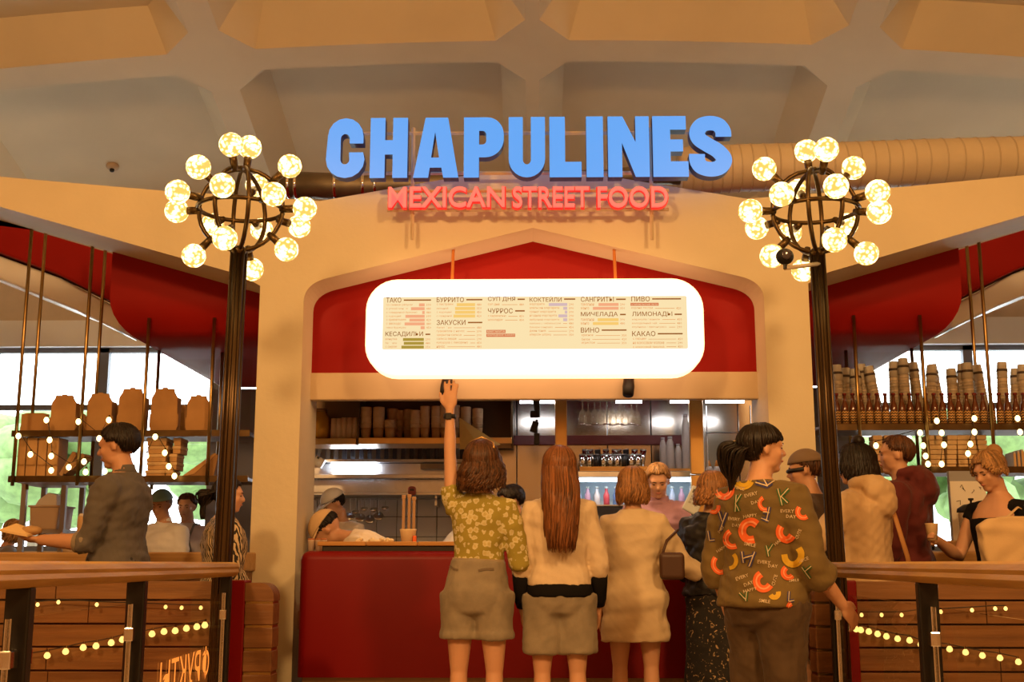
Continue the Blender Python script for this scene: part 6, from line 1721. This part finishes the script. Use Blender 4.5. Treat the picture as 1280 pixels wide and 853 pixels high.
MB().tube([P.headp(-.36, .0, .03), P.headp(-.2, .38, .03), P.headp(0, .44, .03), P.headp(.2, .38, .03), P.headp(.36, .0, .03)], .013, 6).build('sunglasses', m_black, P.root, True)
MB().tube([P.headp(-.2, -.50, .12), P.headp(0, -.56, .02), P.headp(.2, -.50, .12)], .022, 8).build('cap_strap', m_black, P.root, True)

# 8 woman in the beige hooded jacket
def hood_extra(P):
    def f(mb):
        H = P.H; c = P.T(V3(0, -.055 * H, .835 * H)); mb.ell(c + V3(0, -.02, -.01), (.135, .085, .085)); mb.ell(c + V3(0, -.055, -.07), (.10, .06, .09))
        pts = [c + V3(.115 * math.cos(a), .075 + .09 * math.sin(a), .035 - .02 * math.sin(a)) for a in [math.pi + math.pi * i / 8 for i in range(9)]]
        mb.tube(pts, .035, 10, round_caps=True)
    return f
P = Person('woman with a dark bun in a beige hooded jacket holding a phone', 1072, 553, 6.92, 50, tone='mid', voxel=.009, head_yaw=22, head_pitch=-4,
           arms={-1: dict(u=(-.30, .55, -.7), f=(-.05, 1, .12), curl=.9, n=(0, 0, 1)), 1: dict(u=(.22, 0, -1), f=(0, .5, -.8), curl=.6)}, bulk=.94)
P.body(); P.top('hooded_jacket', cloth('beige_parka', (.60, .42, .23), .08), hem=.46, off=.05, sleeve=1.8, soff=.034, amp=.006, neck=.842, sscale=1.1, extra=hood_extra(P))
P.bottom('dark_trousers', m_blackc, hem=.04, off=.02, waist=.56); P.shoes(m_shoe_d)
P.hair(m_hdark, 380, .13, .004, vol=1.08, front=.8, spread=1.08, rs=.008)
knot(P, 'hair_bun', m_hdark, P.headp(0, -.16, .60), (.040, .040, .036))
w_ = P.toW(P.wr[-1] + P.hd[-1][0] * .09)
ph = thing('phone', 'dark phone held up by the woman in the beige hooded jacket', 'phone', w_ + V3(0, 0, .01))
MB().boxm(Matrix.Rotation(.7, 4, 'Z') @ Matrix.Rotation(-.9, 4, 'X'), .075, .010, .15).build('phone_body', m_blacksteel, ph, bevel=.004)
MB().boxm(Matrix.Rotation(.7, 4, 'Z') @ Matrix.Rotation(-.9, 4, 'X') @ Matrix.Translation((0, .006, 0)), .066, .002, .135).build('screen', M('phone_screen', (.05, .06, .09), .1), ph)
MB().tube([P.toL(at(1108, 615, 6.95)), P.toL(at(1120, 650, 6.82)), P.toL(at(1134, 695, 6.8)), P.toL(at(1142, 730, 6.9))], .014, 8, flat=.4).build('bag_strap', M('strap_tan', (.42, .20, .06), .6), P.root, True)

# 9 man in the maroon hoodie
P = Person('man with cropped brown hair in a maroon hoodie with a black backpack strap', 1123, 541, 7.32, 62, tone='mid', voxel=.008, head_yaw=14, head_pitch=-2,
           arms={-1: dict(u=(-.25, .1, -1), f=(.1, .6, -.8), curl=.6), 1: dict(u=(.24, 0, -1), f=(-.05, .6, -.75), curl=.6)}, bulk=1.06)
P.body(); P.top('maroon_hoodie', cloth('maroon_fleece', (.105, .012, .010), .15), hem=.49, off=.040, sleeve=1.95, soff=.030, amp=.010, neck=.848, extra=hood_extra(P))
P.bottom('black_trousers', m_blackc, hem=.04, off=.02, waist=.55); P.shoes(m_shoe_d)
P.hair(m_hbrown, 420, 0, 0, vol=.965, rs=.0048, nape=2.4, up=True)
MB().tube([P.T(V3(.095, .10, 1.30)), P.T(V3(.11, .05, 1.50)), P.T(V3(.105, -.06, 1.52)), P.T(V3(.11, -.15, 1.35)), P.T(V3(.12, -.14, 1.08))], .022, 8, flat=.4).build('backpack_strap', m_black, P.root, True)

# 10 woman with the tote
P = Person('woman with blond hair pinned up in a black top looking down with a paper cup', 1242, 560, 7.05, 118, tone='mid', voxel=.008, head_yaw=0, head_pitch=-22,
           arms={-1: dict(u=(-.10, .0, -1), f=(.05, .35, -.9), curl=.9, n=(1, 0, 0)), 1: dict(u=(.25, .35, -1), f=(-.25, 1, .42), curl=1.0, n=(-1, 0, .0))})
P.body(); P.top('black_top', m_blackc, hem=.50, off=.008, sleeve=.22, soff=.006, amp=.003, neck=.775)
P.bottom('black_trousers', m_blackc, hem=.04, off=.02, waist=.55); P.shoes(m_shoe_d)
P.hair(m_hblond, 600, .035, .004, vol=1.06, front=.6, spread=1.05, rs=.0055, th_end=2.0)
knot(P, 'hair_knot', m_hblond, P.headp(0, -.40, .36), (.052, .048, .055))
q = P.toW(P.wr[1] + P.hd[1][0] * .085)
q = at(1220, 652, 6.45)
cp = thing('paper_cup', 'small cream paper cup held by the woman in the black top', 'cup', P.toW(P.wr[1] + P.hd[1][0] * .07 + V3(-.03, .02, -.03)))
MB().lathe([(.026, 0), (.036, .09), (.038, .093), (.036, .096)], (0, 0, 0), 18).build('cup_body', M('cup_cream', (.78, .56, .30), .6), cp, True)
MB().lathe([(.0365, .0915), (.039, .094), (.0365, .097)], (0, 0, 0), 18).build('cup_rim', M('cup_cream'), cp, True)
tp0 = at(1254, 700, 6.76); tote = thing('tote_bag', 'cream canvas tote bag hanging in front of the woman in the black top', 'bag', (tp0.x + .03, 6.78, .70))
def tz(v): return atz(v, 6.78) - .70
def txx(x): return atx(x, 670, 6.78) - tote.location.x
top_e = [(txx(1222), tz(658)), (txx(1232), tz(649)), (txx(1262), tz(645)), (txx(1300), tz(648)), (txx(1322), tz(656))]
mbt = tri_prism([(txx(1240), 0), (txx(1315), 0)] + top_e[::-1] , -.04, .04)
me = fuse(mbt, .012, 4, .5); wrinkle(me, .012, .12, 5, (1, 1, 1)); link('bag_body', me, cloth('canvas', (.66, .47, .25), .06), tote, True)
MB().tube([(txx(1262), .03, tz(648)), (txx(1282), .08, tz(634)), (txx(1305), .10, tz(648))], .012, 8, flat=.35).build('bag_strap', cloth('canvas'), tote, True)

# ------------------------------------------------------------------ left side people
P = Person('man in a grey shirt with rolled sleeves carrying food paper past the bar', 157, 529, 6.88, 84, tone='tan', voxel=.008, head_yaw=4, head_pitch=-10, bulk=1.10, hscale=1.06,
           arms={-1: dict(u=(-.10, .28, -1), f=(.0, 1, .06), curl=.8, n=(.2, 0, 1), thumb=(1, 0, .5)), 1: dict(u=(.1, .25, -1), f=(-.05, 1, .02), curl=.9, n=(-.2, 0, 1), thumb=(0, 0, 1))})
P.body()
def collar(P, mat, z=.838, r=.052):
    H = P.H; c = P.T(V3(0, 0, z * H)); mb = MB()
    rings = []
    for dz, k in ((-.012, 1.25), (.012, 1.02), (.034, .96)):
        rings.append([c + V3(r * k * 1.05 * math.cos(a * .314), -.006 + r * k * 1.1 * math.sin(a * .314), dz + .010 * (-math.sin(a * .314))) for a in range(20)])
    vs = [p for r_ in rings for p in r_]; mb.add(vs, [(i * 20 + k, i * 20 + (k + 1) % 20, (i + 1) * 20 + (k + 1) % 20, (i + 1) * 20 + k) for i in range(2) for k in range(20)])
    o = mb.build('collar', mat, P.root, True); s_ = o.modifiers.new('s', 'SOLIDIFY'); s_.thickness = .008; return o
m_gshirt = cloth('grey_chambray', (.115, .10, .088), .15)
P.top('grey_shirt', m_gshirt, hem=.49, off=.022, sleeve=1.15, soff=.018, amp=.010, neck=.845, cuff=.006, sscale=1.1); collar(P, m_gshirt, .842, .058)
for sd in (-1, 1):
    E, W = P.el[sd], P.wr[sd]; MB().tube([E.lerp(W, -.02), E.lerp(W, .24)], [.062, .058], 18).build('rolled_cuff', cloth('cuff_grey', (.26, .21, .15)), P.root, True, bevel=.006)
P.bottom('dark_trousers', cloth('charcoal', (.03, .028, .028)), hem=.04, off=.018, waist=.58); P.shoes(m_shoe_d)
P.hair(m_hdark, 460, 0, 0, vol=1.02, rs=.0062, nape=2.4, up=True)
q = P.toW(P.wr[-1] + P.hd[-1][0] * .10)
fp = thing('food_paper', 'cream folded food wrapper held in the hand of the man in the grey shirt', 'wrapper', q + V3(-.02, -.02, .02))
mbw = MB(); V_ = [(-.09, -.05, .03), (.07, -.06, .0), (.09, .05, .02), (-.05, .06, .05), (-.02, 0, .065)]
mbw.add(V_ + [(x, y, z - .012) for x, y, z in V_], [(0, 1, 4), (1, 2, 4), (2, 3, 4), (3, 0, 4), (5, 9, 6), (6, 9, 7), (7, 9, 8), (8, 9, 5), (0, 5, 6, 1), (1, 6, 7, 2), (2, 7, 8, 3), (3, 8, 5, 0)]); mbw.build('paper_fold', M('food_paper', (.72, .50, .24), .8), fp)
MB().ell((.06, .01, .025), (.06, .05, .028)).build('filling', M('tortilla', (.55, .33, .14), .8, var=.3), fp, True)

m_zebra = wave_mat('zebra_cloth', (.020, .016, .012), (.62, .46, .26), 19, 6.5, .8, 'X', 2.5, (1, 1, .35))
P = Person('woman with a dark ponytail in a black and cream zebra blouse by the pillar', 283, 596, 7.3, -66, tone='mid', voxel=.010, head_yaw=-14, head_pitch=-4,
           arms={-1: dict(u=(-.35, -.05, -1), f=(.1, .5, -.9), curl=.5), 1: dict(u=(.2, .05, -1), f=(-.5, .7, -.5), curl=.5)}, bulk=.92)
P.body(); P.top('zebra_blouse', m_zebra, hem=.55, off=.036, sleeve=1.7, soff=.04, amp=.010, neck=.84); P.bottom('black_trousers', m_blackc, hem=.04, off=.018, waist=.58); P.shoes(m_shoe_d)
P.hair(m_hdark, 320, 0, 0, vol=1.04, rs=.006, nape=2.55)
tail(P, [P.headp(0, -.42, .08), P.headp(0, -.66, .0), P.headp(0, -.74, -.35), P.headp(0, -.70, -.75)], .062, m_hdark, 70)

P = Person('older man in a white shirt and mint cap behind the slatted bar', 206, 612, 9.2, 150, tone='tan', voxel=.011, head_yaw=20, head_pitch=-14, bulk=1.08)
P.body(); m_ws = cloth('white_shirt', (.72, .68, .66), .06); P.top('white_shirt', m_ws, hem=.5, off=.03, sleeve=1.3, soff=.022, amp=.008, neck=.845); collar(P, m_ws)
P.bottom('grey_trousers', cloth('charcoal'), hem=.04, waist=.56); P.hair(m_hgrey, 120, 0, 0, vol=.97, rs=.005); cap_hat(P, cloth('mint_cap', (.30, .55, .48)), peak=False)
P = Person('man with short brown hair in a white tee and grey apron behind the bar', 236, 615, 9.85, 172, tone='mid', voxel=.011, head_pitch=-10, head_yaw=6)
P.body(); P.top('white_tee', cloth('white_tee', (.70, .62, .58), .05), hem=.5, off=.022, sleeve=.8, soff=.02, neck=.84); P.bottom('grey_trousers', cloth('charcoal'), hem=.04, waist=.56); P.hair(m_hbrown, 260, 0, 0, vol=1.0, rs=.006, up=True)
ap_ = MB(); H = P.H; ap_.add([P.T(V3(x * H, y * H, z * H)) for x, y, z in ((-.05, .085, .76), (.05, .085, .76), (.09, .095, .62), (.10, .10, .36), (-.10, .10, .36), (-.09, .095, .62))], [(0, 1, 2, 5), (5, 2, 3, 4)])
o = ap_.build('apron', cloth('apron_grey', (.20, .18, .16)), P.root); o.modifiers.new('s', 'SOLIDIFY').thickness = .012
for sd in (-1, 1): MB().tube([V3(sd * .048 * H, .09 * H, .75 * H), V3(sd * .06 * H, .05 * H, .83 * H), V3(sd * .05 * H, -.04 * H, .83 * H)], .010, 6).build('apron_strap', cloth('apron_grey'), P.root)
P = Person('guest in a grey top holding up a phone at the outer end of the bar', 14, 648, 10.4, -70, tone='mid', voxel=.012, head_pitch=-18, arms={1: dict(u=(.2, .5, -.9), f=(.1, 1, .25), curl=.7, n=(0, 0, 1)), -1: dict(u=(-.2, .4, -.9), f=(.2, 1, .2), curl=.7)})
P.body(); P.top('grey_top', cloth('grey_knit', (.22, .20, .20)), hem=.5, off=.02, sleeve=.9, soff=.02); P.bottom('dark_trousers', m_blackc, hem=.04, waist=.56); P.hair(m_hblond, 200, .12, .01, vol=1.06, rs=.008)
w_ = P.toW(P.wr[1] + P.hd[1][0] * .09); ph = thing('phone', 'dark phone held by the guest in the grey top', 'phone', w_)
MB().boxm(Matrix.Rotation(.9, 4, 'Y'), .15, .075, .010).build('phone_body', m_blacksteel, ph, bevel=.003); MB().boxm(Matrix.Rotation(.9, 4, 'Y') @ Matrix.Translation((0, 0, .006)), .135, .066, .002).build('screen', MATS['phone_screen'], ph)

# ------------------------------------------------------------------ kitchen staff
m_cook = cloth('cook_white', (.70, .60, .50), .06)
def staff(label, px, pyt, Y, rot, H, lean, hat=None, **kw):
    P = Person(label, px, pyt, Y, rot, H=H, lean=lean, voxel=.010, **kw); P.body(); return P
P = staff('cook in a cream cap bending low over the counter beside the pillar', 520, 660, 8.3, 88, 1.70, 60, tone='tan', hscale=1.1, head_pitch=-58, head_yaw=0, bulk=1.05, arms={-1: dict(u=(-.1, .5, -1), f=(.1, .6, -.6), curl=.6), 1: dict(u=(.1, .5, -1), f=(-.1, .6, -.6), curl=.6)})
P.top('white_tee', m_cook, hem=.5, off=.026, sleeve=.85, soff=.024, amp=.008, neck=.842); P.bottom('dark_trousers', m_blackc, hem=.04, waist=.56); P.hair(m_hdark, 200, 0, 0, vol=1.0, rs=.006, nape=1.9)
cap_hat(P, cloth('cap_cream', (.62, .42, .22)), True)
MB().tube([P.T(V3(.03, .10, .66 * 1.68)), P.T(V3(.06, .06, .83 * 1.68)), P.T(V3(.07, -.09, .75 * 1.68))], .012, 6, flat=.5).build('apron_strap', cloth('apron_brown', (.22, .14, .09)), P.root)
P = staff('second cook in a white cap working behind the bending cook', 426, 609, 9.6, 150, None, 0, tone='tan', head_pitch=-30, head_yaw=-30)
P.top('white_tee', m_cook, hem=.5, off=.024, sleeve=.9, soff=.022); P.bottom('dark_trousers', m_blackc, hem=.04, waist=.56); P.hair(m_hdark, 140, 0, 0, vol=.98, rs=.006); cap_hat(P, cloth('cap_white', (.75, .72, .68)), True)
P = staff('cook in a white tee and dark apron strap bending behind the cream tub', 538, 640, 8.8, -75, 1.66, 44, tone='tan', head_pitch=-50)
P.top('white_tee', cloth('white_tee2', (.74, .72, .72), .05), hem=.5, off=.03, sleeve=.9, soff=.024, neck=.842); P.bottom('dark_trousers', m_blackc, hem=.04, waist=.56); P.hair(m_hdark, 160, 0, 0, vol=1.0, rs=.006)
MB().tube([P.T(V3(-.05, .10, .66 * 1.66)), P.T(V3(-.075, .05, .83 * 1.66)), P.T(V3(-.05, -.11, .72 * 1.66)), P.T(V3(.02, -.12, .6 * 1.66))], .012, 6, flat=.5).build('apron_strap', cloth('apron_brown'), P.root)
P = staff('worker with curly dark hair in a black shirt behind the service counter', 655, 604, 8.5, 118, None, 6, tone='mid', head_pitch=-22, head_yaw=-6)
P.top('black_shirt', cloth('navy_black', (.03, .03, .035)), hem=.5, off=.024, sleeve=.9, soff=.022); P.bottom('dark_trousers', m_blackc, hem=.04, waist=.56); P.hair(m_hdark, 300, 0, 0, vol=1.08, rs=.008, up=True)
P = staff('blond cashier in a mauve shirt looking down at the till', 826, 576, 8.5, 160, None, 8, tone='fair', head_pitch=-26, head_yaw=14, bulk=1.06, arms={-1: dict(u=(-.2, .35, -1), f=(.25, 1, -.3), curl=.6), 1: dict(u=(.2, .35, -1), f=(-.25, 1, -.3), curl=.6)})
m_mauve = cloth('mauve_cotton', (.42, .24, .34), .1); P.top('mauve_shirt', m_mauve, hem=.48, off=.04, sleeve=1.0, soff=.034, amp=.010, neck=.838); collar(P, m_mauve, .835, .062); P.bottom('dark_trousers', m_blackc, hem=.04, waist=.56); P.hair(m_hblond, 420, 0, 0, vol=1.05, rs=.0055, up=True, nape=2.35)
